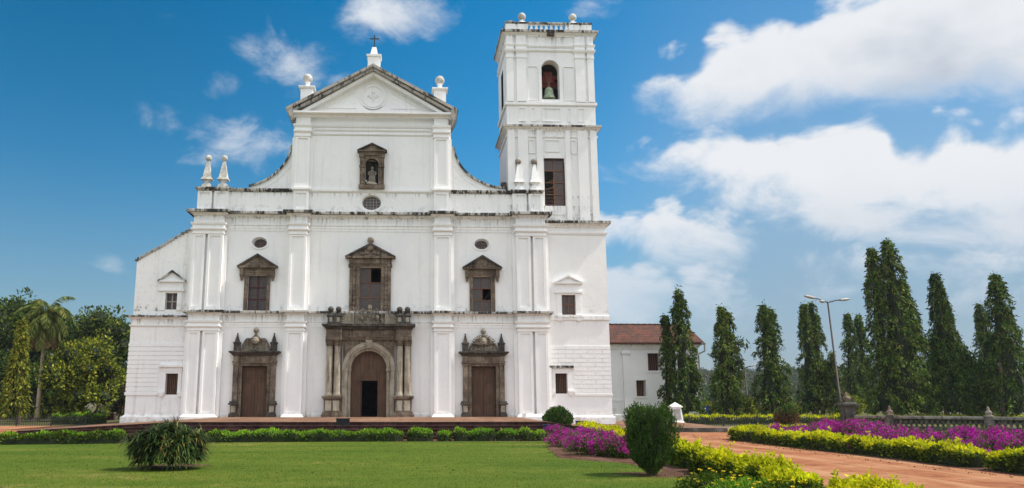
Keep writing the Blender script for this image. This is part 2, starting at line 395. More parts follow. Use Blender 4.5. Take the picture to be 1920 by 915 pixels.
M = dict(
    white=whitewash("limewashed plaster"), white_clean=whitewash("fresh limewash", 0.45), white_dirty=whitewash("weathered limewash", 2.3), ledge=weathered("mouldy ledge"), eave=weathered("grey weathered eave", (0.40, 0.375, 0.34), 0.09),
    stone=stone("brown laterite stone", (0.055, 0.040, 0.030), (0.165, 0.125, 0.092), (0.33, 0.27, 0.205)),
    stone_dark=stone("blackened stone", (0.028, 0.025, 0.022), (0.065, 0.056, 0.048), (0.15, 0.125, 0.10), False),
    stone_light=stone("pale column stone", (0.17, 0.14, 0.105), (0.33, 0.285, 0.22), (0.44, 0.39, 0.31), False),
    carved=stone("carved stone", (0.05, 0.042, 0.033), (0.20, 0.17, 0.13), (0.42, 0.36, 0.285), False),
    aged=plain("aged limewash", (0.50, 0.48, 0.44), 0.9, 0.3, 3), statue=stone("statue stone", (0.10, 0.085, 0.07), (0.24, 0.21, 0.17), (0.36, 0.32, 0.27), False),
    palest=stone("bleached stone", (0.3, 0.26, 0.2), (0.42, 0.38, 0.3), (0.5, 0.46, 0.38), False),
    door=wood("brown door wood", (0.072, 0.040, 0.025), (0.125, 0.073, 0.046)), redwood=wood("red painted beam", (0.10, 0.018, 0.015), (0.17, 0.035, 0.03)),
    sash=wood("brown window sash", (0.14, 0.06, 0.034), (0.22, 0.105, 0.06)), redsash=wood("dark red sash", (0.06, 0.014, 0.014), (0.10, 0.025, 0.022)),
    greysash=wood("grey window sash", (0.28, 0.24, 0.21), (0.4, 0.36, 0.32)),
    pane=shell_pane("shell panes"), iron=plain("black iron", (0.02, 0.02, 0.022), 0.5, 0.3, 8, 0.4), dark=plain("painted interior shade", (0.05, 0.045, 0.04), 0.95, 0.3, 2),  # dark: shade of unlit interiors put into the colour
    bronze=plain("green bronze", (0.26, 0.32, 0.22), 0.6, 0.35, 5, 0.4, 0.25), tiles=tile_roof("old clay tiles"),
    terrace=soil("brown terrace paving", (0.11, 0.058, 0.036), (0.18, 0.10, 0.064), (0.24, 0.145, 0.095), 0.5), step=stone("laterite steps", (0.022, 0.010, 0.010), (0.055, 0.026, 0.022), (0.11, 0.06, 0.05), False),
    earth=soil("red earth", (0.18, 0.056, 0.025), (0.29, 0.118, 0.056), (0.39, 0.215, 0.115)), bed=soil("flower bed soil", (0.05, 0.025, 0.018), (0.09, 0.045, 0.03), (0.13, 0.075, 0.05), 1.0),
    ground=soil("dry grass ground", (0.045, 0.06, 0.018), (0.08, 0.085, 0.03), (0.13, 0.11, 0.055), 0.12), asphalt=plain("grey road", (0.16, 0.14, 0.13), 0.9, 0.2, 2),
    lawn=lawnmat("mown lawn"), hill=hillmat("dry hillside"),
    bark=plain("grey bark", (0.10, 0.075, 0.055), 0.95, 0.4, 5), palmbark=plain("palm trunk", (0.36, 0.28, 0.20), 0.95, 0.3, 7), core=plain("painted foliage shade", (0.018, 0.026, 0.009), 0.95, 0.4, 4),  # core: shade deep in the foliage put into a dark body colour
    steel=plain("lamp pole paint", (0.026, 0.019, 0.015), 0.6, 0.3, 4), lamphead=plain("lamp housing", (0.32, 0.31, 0.29), 0.5, 0.2, 5), navy=plain("navy paint", (0.012, 0.03, 0.062), 0.5, 0.15, 5), black=plain("black box paint", (0.008, 0.009, 0.012), 0.5, 0.2, 5),
    blue=plain("blue sign enamel", (0.010, 0.03, 0.24), 0.4, 0.1, 5), paint=plain("white paint", (0.78, 0.78, 0.78), 0.5, 0.05, 5), mossy=stone("mossy wall stone", (0.03, 0.03, 0.026), (0.075, 0.072, 0.062), (0.18, 0.17, 0.15), False),
    rail=stone("pale weathered coping", (0.10, 0.10, 0.09), (0.24, 0.23, 0.21), (0.36, 0.35, 0.32), False), red=plain("red paint", (0.45, 0.05, 0.02), 0.4, 0.1, 4), glass=plain("dark glass", (0.03, 0.035, 0.04), 0.1, 0.1, 4, 0.6), rubber=plain("rubber", (0.02, 0.02, 0.02), 0.8, 0.2, 4),
    skin=plain("brown skin", (0.22, 0.12, 0.08), 0.6, 0.1, 4), cloth=plain("pale cloth", (0.5, 0.45, 0.45), 0.9, 0.1, 4),
    ashoka=leafmat("ashoka leaves", [(0.0, (0.009, 0.024, 0.004)), (0.5, (0.048, 0.098, 0.012)), (0.85, (0.135, 0.205, 0.028)), (0.97, (0.16, 0.13, 0.04))], 0.22),
    ashoka_y=leafmat("yellowing leaves", [(0.0, (0.028, 0.055, 0.008)), (0.5, (0.12, 0.155, 0.018)), (1.0, (0.36, 0.34, 0.04))], 0.35),
    broad=leafmat("dark broad leaves", [(0.0, (0.012, 0.028, 0.006)), (0.6, (0.045, 0.085, 0.015)), (1.0, (0.13, 0.18, 0.032))], 0.25),
    broad2=leafmat("olive leaves", [(0.0, (0.035, 0.060, 0.008)), (0.55, (0.17, 0.215, 0.024)), (0.88, (0.36, 0.38, 0.04)), (1.0, (0.55, 0.48, 0.06))], 0.45),
    palm=leafmat("palm leaflets", [(0.0, (0.05, 0.085, 0.018)), (0.6, (0.13, 0.17, 0.035)), (1.0, (0.26, 0.25, 0.07))], 0.35),
    drypalm=leafmat("dry palm leaflets", [(0.0, (0.11, 0.075, 0.03)), (1.0, (0.26, 0.19, 0.08))], 0.2),
    thuja=leafmat("thuja sprays", [(0.0, (0.010, 0.030, 0.007)), (0.6, (0.045, 0.115, 0.019)), (0.93, (0.11, 0.21, 0.036)), (1.0, (0.15, 0.10, 0.04))], 0.2),
    strap=leafmat("strap leaves", [(0.0, (0.015, 0.032, 0.010)), (0.6, (0.045, 0.085, 0.020)), (0.88, (0.13, 0.18, 0.04)), (1.0, (0.28, 0.17, 0.05))], 0.2, 0.45, 0.18),
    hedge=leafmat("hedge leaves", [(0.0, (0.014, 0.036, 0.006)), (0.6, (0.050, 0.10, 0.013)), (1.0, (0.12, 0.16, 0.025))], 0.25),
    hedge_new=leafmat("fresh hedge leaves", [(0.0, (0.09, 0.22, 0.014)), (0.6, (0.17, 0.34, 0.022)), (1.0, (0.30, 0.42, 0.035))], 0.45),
    gold=leafmat("golden leaves", [(0.0, (0.26, 0.33, 0.008)), (0.6, (0.50, 0.53, 0.010)), (1.0, (0.72, 0.68, 0.02))], 0.45),
    goldgreen=leafmat("yellow green leaves", [(0.0, (0.016, 0.045, 0.005)), (0.5, (0.052, 0.10, 0.009)), (1.0, (0.17, 0.22, 0.014))], 0.25),
    brownleaf=leafmat("dry stems and leaves", [(0.0, (0.07, 0.04, 0.02)), (0.6, (0.15, 0.09, 0.045)), (1.0, (0.26, 0.15, 0.08))], 0.15),
    bract=leafmat("magenta bracts", [(0.0, (0.22, 0.006, 0.13)), (0.6, (0.40, 0.010, 0.27)), (1.0, (0.62, 0.06, 0.46))], 0.25),
    petal=leafmat("yellow petals", [(0.0, (0.65, 0.45, 0.01)), (1.0, (0.8, 0.65, 0.05))], 0.2),
    blade=leafmat("grass blades", [(0.0, (0.030, 0.066, 0.006)), (0.6, (0.080, 0.126, 0.011)), (1.0, (0.17, 0.175, 0.03))], 0.3),
    hillleaf=leafmat("hillside foliage", [(0.0, (0.03, 0.055, 0.028)), (0.6, (0.07, 0.11, 0.045)), (0.85, (0.13, 0.12, 0.065)), (1.0, (0.22, 0.16, 0.11))], 0.25),
)

# ------------------------------------------------------------------ mesh helpers
class MB:
    def __init__(s): s.v = []; s.f = []
    def add(s, vs, fs):
        o = len(s.v); s.v += [tuple(v) for v in vs]; s.f += [tuple(i + o for i in f) for f in fs]
        return s
    def box(s, x0, x1, y0, y1, z0, z1):
        v = [(x0, y0, z0), (x1, y0, z0), (x1, y1, z0), (x0, y1, z0), (x0, y0, z1), (x1, y0, z1), (x1, y1, z1), (x0, y1, z1)]
        return s.add(v, [(0, 3, 2, 1), (4, 5, 6, 7), (0, 1, 5, 4), (1, 2, 6, 5), (2, 3, 7, 6), (3, 0, 4, 7)])
    def taper(s, cx, cy, z0, z1, w0, d0, w1, d1):
        v = []
        for z, ww, dd in ((z0, w0, d0), (z1, w1, d1)):
            v += [(cx - ww / 2, cy - dd / 2, z), (cx + ww / 2, cy - dd / 2, z), (cx + ww / 2, cy + dd / 2, z), (cx - ww / 2, cy + dd / 2, z)]
        return s.add(v, [(0, 3, 2, 1), (4, 5, 6, 7), (0, 1, 5, 4), (1, 2, 6, 5), (2, 3, 7, 6), (3, 0, 4, 7)])
    def prism(s, pts, y0, y1):
        n = len(pts)
        v = [(x, y0, z) for x, z in pts] + [(x, y1, z) for x, z in pts]
        f = [tuple(range(n)), tuple(range(2 * n - 1, n - 1, -1))] + [(i, i + n, (i + 1) % n + n, (i + 1) % n) for i in range(n)]
        return s.add(v, f)
    def ring(s, outer, inner, y0, y1, closed=True):
        n = len(outer); v = []
        for y in (y0, y1):
            v += [(x, y, z) for x, z in outer] + [(x, y, z) for x, z in inner]
        f = []
        for i in range(n if closed else n - 1):
            j = (i + 1) % n
            f += [(i, j, n + j, n + i), (2 * n + i, 3 * n + i, 3 * n + j, 2 * n + j), (i, 2 * n + i, 2 * n + j, j), (n + i, n + j, 3 * n + j, 3 * n + i)]
        if not closed:
            f += [(0, n, 3 * n, 2 * n), (n - 1, 3 * n - 1, 4 * n - 1, 2 * n - 1)]
        return s.add(v, f)
    def sweep(s, prof, path):
        """prof: closed loop of (out, z); path: plan polyline, outward is on its right"""
        P = [Vector(p).to_2d() for p in path]; m = len(prof); k = len(P); v = []
        for i, p in enumerate(P):
            ns = []
            if i > 0: d = (P[i] - P[i - 1]).normalized(); ns.append(Vector((d.y, -d.x)))
            if i < k - 1: d = (P[i + 1] - P[i]).normalized(); ns.append(Vector((d.y, -d.x)))
            o = ns[0] if len(ns) == 1 else (ns[0] + ns[1]) / (1 + ns[0].dot(ns[1]))
            v += [(p.x + o.x * a, p.y + o.y * a, z) for a, z in prof]
        f = [tuple(range(m - 1, -1, -1)), tuple(range((k - 1) * m, k * m))]
        for i in range(k - 1):
            for j in range(m):
                q = (j + 1) % m
                f.append((i * m + j, i * m + q, (i + 1) * m + q, (i + 1) * m + j))
        return s.add(v, f)
    def lathe(s, prof, c, n=16):
        v = []
        for r, z in prof:
            v += [(c[0] + r * math.cos(2 * math.pi * k / n), c[1] + r * math.sin(2 * math.pi * k / n), c[2] + z) for k in range(n)]
        f = []
        for i in range(len(prof) - 1):
            for k in range(n):
                q = (k + 1) % n
                f.append((i * n + k, i * n + q, (i + 1) * n + q, (i + 1) * n + k))
        f += [tuple(range(n - 1, -1, -1)), tuple(range((len(prof) - 1) * n, len(prof) * n))]
        return s.add(v, f)
    def ball(s, c, r, n=14, sz=1.0):
        m = n // 2 + 1
        return s.lathe([(max(r * math.sin(math.pi * i / m), 0.002), -r * sz * math.cos(math.pi * i / m)) for i in range(m + 1)], c, n)
    def tube(s, pts, rads, n=8):
        P = [Vector(p) for p in pts]; v = []; a = None
        for i, p in enumerate(P):
            d = (P[min(i + 1, len(P) - 1)] - P[max(i - 1, 0)]).normalized()
            ref = Vector((1, 0, 0)) if abs(d.x) < 0.8 else Vector((0, 1, 0))
            a = d.cross(ref).normalized(); b = d.cross(a)
            v += [p + (a * math.cos(2 * math.pi * k / n) + b * math.sin(2 * math.pi * k / n)) * rads[i] for k in range(n)]
        f = [tuple(range(n - 1, -1, -1)), tuple(range((len(P) - 1) * n, len(P) * n))]
        for i in range(len(P) - 1):
            for k in range(n):
                q = (k + 1) % n
                f.append((i * n + k, i * n + q, (i + 1) * n + q, (i + 1) * n + k))
        return s.add(v, f)
    def wall(s, x0, x1, z0, z1, y, holes=(), depth=0.4):
        """sheet facing -Y with rectangular holes and their reveals"""
        xs = sorted({x0, x1, *[h[0] for h in holes], *[h[1] for h in holes]})
        zs = sorted({z0, z1, *[h[2] for h in holes], *[h[3] for h in holes]})
        for a, b in zip(xs, xs[1:]):
            for c, d in zip(zs, zs[1:]):
                mx, mz = (a + b) / 2, (c + d) / 2
                if any(h[0] < mx < h[1] and h[2] < mz < h[3] for h in holes): continue
                s.add([(a, y, c), (b, y, c), (b, y, d), (a, y, d)], [(0, 1, 2, 3)])
        for a, b, c, d in holes: s.reveal(a, b, c, d, y, y + depth)
        return s
    def reveal(s, a, b, c, d, y0, y1):
        return s.add([(a, y0, c), (b, y0, c), (b, y0, d), (a, y0, d), (a, y1, c), (b, y1, c), (b, y1, d), (a, y1, d)],
                     [(0, 4, 5, 1), (1, 5, 6, 2), (2, 6, 7, 3), (3, 7, 4, 0)])
    def oval_fill(s, rect, cx, cz, rx, rz, y, depth, splay=1.0):
        a, b, c, d = rect
        ang = sorted({2 * math.pi * k / 36 for k in range(36)} | {math.atan2(zz - cz, xx - cx) % (2 * math.pi) for xx in (a, b) for zz in (c, d)})
        out, inn, bk = [], [], []
        for t in ang:
            ct, st = math.cos(t), math.sin(t)
            k = min(((b - cx) / ct if ct > 1e-9 else (a - cx) / ct if ct < -1e-9 else 1e9), ((d - cz) / st if st > 1e-9 else (c - cz) / st if st < -1e-9 else 1e9))
            out.append((cx + k * ct, y, cz + k * st)); inn.append((cx + rx * ct, y, cz + rz * st)); bk.append((cx + rx * splay * ct, y + depth, cz + rz * splay * st))
        n = len(ang)
        return s.add(out + inn + bk, [(i, (i + 1) % n, n + (i + 1) % n, n + i) for i in range(n)] + [(n + i, n + (i + 1) % n, 2 * n + (i + 1) % n, 2 * n + i) for i in range(n)])
    def spandrel(s, cx, r, zs, ztop, y, depth, n=20):
        arc = [(cx - r * math.cos(math.pi * k / n), zs + r * math.sin(math.pi * k / n)) for k in range(n + 1)]
        v = [(x, y, z) for x, z in arc] + [(x, y, ztop) for x, z in arc] + [(x, y + depth, z) for x, z in arc]
        m = n + 1
        return s.add(v, [(i, i + 1, m + i + 1, m + i) for i in range(n)] + [(i, 2 * m + i, 2 * m + i + 1, i + 1) for i in range(n)])

def arc_pts(cx, cz, rx, rz, a0=0.0, a1=2 * math.pi, n=32, end=False):
    return [(cx + rx * math.cos(a0 + (a1 - a0) * k / n), cz + rz * math.sin(a0 + (a1 - a0) * k / n)) for k in range(n + (1 if end else 0))]

def link(o, parent=None):
    COL.objects.link(o)
    if parent is not None: o.parent = parent
    return o

def obj(name, mb, mat, parent=None, smooth=False, label=None, fix=True):
    me = bpy.data.meshes.new(name)
    me.from_pydata(mb.v, [], mb.f)
    if fix:
        bm = bmesh.new(); bm.from_mesh(me)
        bmesh.ops.recalc_face_normals(bm, faces=bm.faces)
        bm.to_mesh(me); bm.free()
    me.materials.append(M[mat])
    if smooth:
        me.polygons.foreach_set('use_smooth', [True] * len(me.polygons))
    o = bpy.data.objects.new(name, me)
    link(o, parent)
    if parent is not None and parent.type == 'EMPTY' and parent.get('world_mesh'):
        o.location = -parent.location
    if label: o['label'] = label
    return o

def tag(o, label, cat, group=None):
    o['label'] = label; o['category'] = cat
    if group: o['group'] = group
    return o

def thing(name, label, cat, loc=(0, 0, 0), group=None, world=False, rz=0.0):
    o = bpy.data.objects.new(name, None)
    o.empty_display_size = 0.3
    link(o); o.location = loc; o.rotation_euler = (0, 0, rz)
    if world: o['world_mesh'] = True
    return tag(o, label, cat, group)

def structure(name, mb, mat):
    o = obj(name, mb, mat); o['kind'] = 'structure'
    return o

def copy_tree(o, parent=None):
    c = o.copy(); COL.objects.link(c)
    if parent is not None: c.parent = parent
    for ch in [x for x in SC.objects if x.parent == o]: copy_tree(ch, c)
    return c

# foliage: many leaf-shaped faces in one mesh
def leaf_arrays(P, D, L, Wd, bend=0.25):
    n = len(P)
    D = D / np.maximum(np.linalg.norm(D, axis=1, keepdims=True), 1e-6)
    R = RNG.normal(size=(n, 3))
    S = np.cross(D, R); S /= np.maximum(np.linalg.norm(S, axis=1, keepdims=True), 1e-6)
    N = np.cross(D, S)
    L = np.broadcast_to(np.asarray(L, float).reshape(-1, 1), (n, 1)); Wd = np.broadcast_to(np.asarray(Wd, float).reshape(-1, 1), (n, 1))
    mid = P + D * L * 0.45 + N * L * bend * 0.35
    V = np.stack([P, mid + S * Wd / 2, P + D * L, mid - S * Wd / 2], 1).reshape(-1, 3)
    return V

def leaf_obj(name, sets, mats, parent=None):
    """sets: list of vertex arrays (4 per leaf), one per material"""
    V = np.concatenate(sets); nq = len(V) // 4
    me = bpy.data.meshes.new(name)
    me.vertices.add(len(V)); me.vertices.foreach_set('co', V.astype(np.float32).ravel())
    me.loops.add(nq * 4); me.loops.foreach_set('vertex_index', np.arange(nq * 4, dtype=np.int32))
    me.polygons.add(nq)
    me.polygons.foreach_set('loop_start', np.arange(nq, dtype=np.int32) * 4)
    me.polygons.foreach_set('material_index', np.concatenate([np.full(len(s) // 4, i, np.int32) for i, s in enumerate(sets)]))
    me.update(calc_edges=True)
    for m in mats: me.materials.append(M[m])
    o = bpy.data.objects.new(name, me)
    return link(o, parent)

def unit(n):
    v = RNG.normal(size=(n, 3))
    return v / np.linalg.norm(v, axis=1, keepdims=True)

def lump(c, r, seed=0, n=14, wob=0.18, sz=1.0):
    """uneven closed body used as the dense inside of a bush"""
    rr = random.Random(seed); mb = MB(); m = n // 2
    ph = [rr.uniform(0, 6.28) for _ in range(6)]
    v = []
    for i in range(m + 1):
        t = math.pi * i / m
        for k in range(n):
            p = 2 * math.pi * k / n
            q = 1 + wob * (math.sin(3 * p + ph[0] + 2 * t) + math.sin(2 * p - ph[1] + 3 * t)) / 2
            R = max(math.sin(t), 0.01) * q
            v.append((c[0] + r[0] * R * math.cos(p), c[1] + r[1] * R * math.sin(p), c[2] - r[2] * math.cos(t) * (0.9 + 0.1 * q)))
    f = []
    for i in range(m):
        for k in range(n):
            q = (k + 1) % n
            f.append((i * n + k, i * n + q, (i + 1) * n + q, (i + 1) * n + k))
    f += [tuple(range(n - 1, -1, -1)), tuple(range(m * n, (m + 1) * n))]
    return mb.add(v, f)

# ================================================================== THE CATHEDRAL
church = thing("cathedral", "tall white limewashed cathedral front with gabled centre, stone portals and one square bell tower", "church", (0, 0, 0.8), world=True)
def part(name, mb, mat, parent=None, smooth=False, label=None):
    return obj(name, mb, mat, parent or church, smooth, label)
GX0, GX1, SX0, SX1 = 9.52, 11.45, 4.15, 5.25      # outer paired and inner single pilasters
PD = 0.5                                           # how far pilasters stand out
# openings in the front wall: (x0, x1, z0, z1)
SIDE_DOORS = (-7.2, 7.32)
SIDE_WINS = (-7.28, 7.3)
low_holes = [(c - .78, c + .78, .6, 3.97) for c in SIDE_DOORS] + [(-1.14, 1.14, .6, 4.94)]
up_holes = [(c - .62, c + .62, 7.47, 9.78) for c in SIDE_WINS] + [(-.71, .71, 7.53, 10.36)] + [(c - .7, c + .7, 11.4, 12.5) for c in (-7.26, 7.3)]
mb = MB()
mb.wall(-11.45, 11.42, .3, 7.3, 0, low_holes, .5)
mb.wall(-11.45, 11.42, 7.3, 13.8, 0, up_holes, .45)
mb.spandrel(0, 1.14, 3.8, 4.94, 0.001, .5)
for c in (-7.26, 7.3): mb.oval_fill((c - .7, c + .7, 11.4, 12.5), c, 11.95, .5, .36, 0, .45, .82)
part("facade_wall", mb, "white")
# nave and aisles behind the front, hollow, the dark inside put into its colour
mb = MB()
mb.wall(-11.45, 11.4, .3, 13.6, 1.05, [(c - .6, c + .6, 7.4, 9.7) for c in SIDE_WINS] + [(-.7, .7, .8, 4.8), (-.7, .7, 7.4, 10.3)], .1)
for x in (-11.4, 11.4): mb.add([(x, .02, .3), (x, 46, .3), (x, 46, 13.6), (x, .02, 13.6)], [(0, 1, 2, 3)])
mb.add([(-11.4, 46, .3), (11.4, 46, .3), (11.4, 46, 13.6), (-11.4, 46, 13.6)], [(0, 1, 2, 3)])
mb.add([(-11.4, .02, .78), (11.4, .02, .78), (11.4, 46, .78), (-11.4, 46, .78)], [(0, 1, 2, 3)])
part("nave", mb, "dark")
mb = MB(); mb.prism([(-11.6, 13.45), (11.35, 13.45), (5.0, 15.3), (0, 18.5), (-5.0, 15.3)], .95, 46.5)
part("roof", mb, "tiles")

def mould(z0, z1, out, led=.16):
    h = z1 - z0
    body = [(-.06, z0), (.05, z0), (.08, z0 + h * .22), (out * .55, z0 + h * .42), (out * .62, z0 + h * .5), (out * .9, z0 + h * .56), (out * .9, z1 - led), (-.06, z1 - led)]
    edge = [(-.06, z1 - led), (out * .9 + .03, z1 - led), (out, z1 - led * .6), (out, z1 - .02), (out - .05, z1), (-.06, z1)]
    return body, edge
def cornice(path, z0, z1, out, led=.16, label=None, name="cornice"):
    b, e = mould(z0, z1, out, led)
    c = part(name, MB().sweep(b, path), "white", label=label)
    obj("weathered_edge", MB().sweep(e, path), "ledge", c)
    return c
def breaks(y0, left_y, right_y):
    """plan line of the front, stepping out round the pilasters"""
    q = [(-GX1, left_y)]
    for a, b in ((-GX1, -GX0), (-SX1, -SX0), (SX0, SX1), (GX0, GX1)):
        q += [(a, y0), (a, y0 - PD), (b, y0 - PD), (b, y0)] if a > -GX1 else [(a, y0 - PD), (b, y0 - PD), (b, y0)]
    q[-1] = (GX1, right_y)
    return q
cornice(breaks(0, .4, -.02), 7.2, 7.46, .34)
cornice(breaks(0, .9, -.02), 13.62, 13.99, .42, .2)

def pilaster(shafts, zb, z_cap, z_arch, z_top, name="pilaster", back=True, base=True, y0=0.0, d=PD):
    mb = MB()
    x0, x1 = shafts[0][0], shafts[-1][1]
    if back: mb.box(x0 - .22, x1 + .22, y0 - d * .45, y0 + .05, zb, z_cap - .02)
    for a, b in shafts:
        hole = (a + .16, b - .16, zb + .28, z_cap - .12)
        mb.wall(a, b, zb, z_cap, y0 - d, [hole], .07)
        mb.add([(hole[0], y0 - d + .07, hole[2]), (hole[1], y0 - d + .07, hole[2]), (hole[1], y0 - d + .07, hole[3]), (hole[0], y0 - d + .07, hole[3])], [(0, 1, 2, 3)])
        for x in (a, b): mb.add([(x, y0 - d, zb), (x, y0 + .05, zb), (x, y0 + .05, z_cap), (x, y0 - d, z_cap)], [(0, 1, 2, 3)])
    H = z_arch - z_cap
    pth = [(x0, y0), (x0, y0 - d), (x1, y0 - d), (x1, y0)]
    mb.box(x0, x1, y0 - d, y0 + .05, z_cap, z_top)
    mb.sweep([(-.05, z_cap), (.05, z_cap + .02), (.05, z_cap + H * .14), (.02, z_cap + H * .16), (.02, z_cap + H * .3), (.10, z_cap + H * .36), (.14, z_cap + H * .42), (.14, z_cap + H * .52), (.06, z_cap + H * .56),
              (.06, z_cap + H * .72), (.15, z_cap + H * .86), (.17, z_cap + H), (-.05, z_cap + H)], pth)
    if base: mb.sweep([(-.05, zb - .5), (.15, zb - .5), (.15, zb), (.11, zb + .04), (.07, zb + .10), (.01, zb + .16), (-.05, zb + .16)], pth)
    return part(name, mb, "white_clean")
def pair(s): return [(-11.45, -10.66), (-10.5, -9.52)] if s < 0 else [(9.52, 10.46), (10.62, 11.45)]
for zs in ((.82, 6.14, 6.80, 7.22, True), (7.44, 12.40, 13.16, 13.64, False)):
    for s in (-1, 1): pilaster(pair(s), *zs[:4], "paired_pilaster", base=zs[4])
    for s in (-1, 1): pilaster([tuple(sorted((s * SX0, s * SX1)))], *zs[:4], base=zs[4])
for zz, zt in ((6.42, 6.80), (12.72, 13.14)):
    for a, b in ((-GX0 + .23, -SX1 - .23), (-SX0 + .23, SX0 - .23), (SX1 + .23, GX0 - .23)):
        part("architrave", MB().sweep([(-.05, zz), (.03, zz), (.03, zz + .16), (.05, zz + .17), (.05, zt - .1), (.10, zt - .04), (.10, zt), (-.05, zt)], [(a, 0), (b, 0)]), "white")
for a, b in ((-GX0 + .3, -8.55), (-5.9, -SX1 - .3), (-SX0 + .3, -2.9), (2.9, SX0 - .3), (SX1 + .3, 5.9), (8.7, GX0 - .3)):
    part("skirting", MB().sweep([(-.04, .5), (.05, .5), (.05, .98), (-.04, 1.04)], [(a, 0), (b, 0)]), "white_dirty")

# parapet with pedestals and obelisks
pl = [(-11.35, .6), (-11.35, -.34), (-9.35, -.34), (-9.35, -.08), (-5.3, -.08)]
pr = [(5.3, -.08), (9.35, -.08), (9.35, -.34), (11.3, -.34), (11.3, -.05)]
for s, p_ in ((-1, pl), (1, pr)):
    mb = MB()
    mb.box(*((-11.35, -5.1) if s < 0 else (5.1, 11.2)), -.08, .5, 13.9, 15.36)
    for a, b in ((9.35, 10.28), (10.42, 11.35)):
        x0, x1 = sorted((s * a, s * b))
        mb.wall(x0, x1, 13.9, 15.36, -.34, [(x0 + .16, x1 - .16, 14.2, 15.2)], .06)
        mb.add([(x0 + .16, -.28, 14.2), (x1 - .16, -.28, 14.2), (x1 - .16, -.28, 15.2), (x0 + .16, -.28, 15.2)], [(0, 1, 2, 3)])
        for x in (x0, x1): mb.add([(x, -.34, 13.9), (x, .1, 13.9), (x, .1, 15.36), (x, -.34, 15.36)], [(0, 1, 2, 3)])
    parapet = part("parapet", mb, "white")
    obj("weathered_edge", MB().sweep([(-.3, 15.33), (.05, 15.33), (.12, 15.42), (.16, 15.46), (.16, 15.56), (-.3, 15.6)], p_), "ledge", parapet)
for x in (-10.86, -9.8, 9.82, 10.9):
    mb = MB()
    mb.taper(x, 0.0, 15.5, 15.82, .66, .6, .56, .5)
    mb.lathe([(.27, 0), (.17, .1), (.18, .2), (.30, .33)], (x, 0, 15.82), 12)
    mb.taper(x, 0.0, 16.14, 16.22, .72, .66, .68, .62)
    mb.taper(x, 0.0, 16.22, 17.44, .56, .52, .15, .15)
    o = part("obelisk", mb, "aged" if x < 0 else "white_dirty")
    obj("ball", MB().ball((x, 0, 17.64), .215), "statue" if x > 0 else "aged", o, True)

# gabled centre
def edge_curve(s, n=14):
    if s < 0: k = [(-8.1, 15.72), (-7.4, 15.95), (-6.6, 16.42), (-5.95, 17.08), (-5.55, 17.75), (-5.34, 18.6)]
    else: k = [(8.95, 15.74), (8.0, 15.86), (7.2, 16.18), (6.5, 16.62), (5.95, 17.2), (5.58, 17.9), (5.37, 18.65)]
    out = []
    for i in range(len(k) - 1):
        p0, p1, p2, p3 = k[max(i - 1, 0)], k[i], k[i + 1], k[min(i + 2, len(k) - 1)]
        for j in range(5):
            t = j / 5
            out.append(tuple(.5 * ((2 * p1[a]) + (-p0[a] + p2[a]) * t + (2 * p0[a] - 5 * p1[a] + 4 * p2[a] - p3[a]) * t * t + (-p0[a] + 3 * p1[a] - 3 * p2[a] + p3[a]) * t ** 3) for a in (0, 1)))
    return out + [k[-1]]
for s in (-1, 1):
    c = edge_curve(s)
    mb = MB().prism(c + [(s * 5.0, 18.6), (s * 5.0, 15.5), (c[0][0], 15.5)], .12, .6)
    v = part("volute", mb, "white_dirty")
    nrm = []
    for i in range(len(c)):
        d = Vector(c[min(i + 1, len(c) - 1)]) - Vector(c[max(i - 1, 0)]); d.normalize()
        n = Vector((d.y, -d.x)) * (-1 if s > 0 else 1)
        nrm.append(n if n.y > 0 or abs(n.y) < .2 else -n)
    up = [(p[0] + (abs(n.x) * s) * .13, p[1] + abs(n.y) * .13) for p, n in zip(c, nrm)]
    obj("weathered_edge", MB().ring(up, c, -.02, .66, False), "ledge", v)
    # raised inner fillet following the curve
    ins = [(p[0] - abs(n.x) * s * .30, p[1] - abs(n.y) * .30) for p, n in zip(c, nrm)]
    ins2 = [(p[0] - abs(n.x) * s * .36, p[1] - abs(n.y) * .36) for p, n in zip(c, nrm)]
    obj("fillet", MB().ring(ins[5:], ins2[5:], .09, .14, False), "white_dirty", v)
mb = MB()
mb.wall(-5.28, 5.28, 13.9, 21.0, -.04, [(-.80, .80, 14.05, 15.35), (-.44, .44, 15.8, 17.64)], .5)
mb.oval_fill((-.80, .80, 14.05, 15.35), 0, 14.7, .65, .51, -.04, .4, .9)
for x in (-5.28, 5.28): mb.add([(x, -.04, 13.9), (x, 1.6, 13.9), (x, 1.6, 21.0), (x, -.04, 21.0)], [(0, 1, 2, 3)])
gable = part("gable_wall", mb, "white")
part("string_course", MB().sweep([(-.04, 15.36), (.05, 15.36), (.12, 15.44), (.12, 15.57), (-.04, 15.57)], [(-4.1, -.04), (4.1, -.04)]), "white")
part("string_course", MB().sweep([(-.04, 20.0), (.05, 20.0), (.05, 20.15), (-.04, 20.15)], [(-4.1, -.04), (4.1, -.04)]), "white")
for zz in (19.32, 19.62, 19.86): part("string_course", MB().sweep([(-.04, zz), (.04, zz), (.09, zz + .07), (.09, zz + .11), (-.04, zz + .11)], [(-4.1, -.04), (4.1, -.04)]), "white")
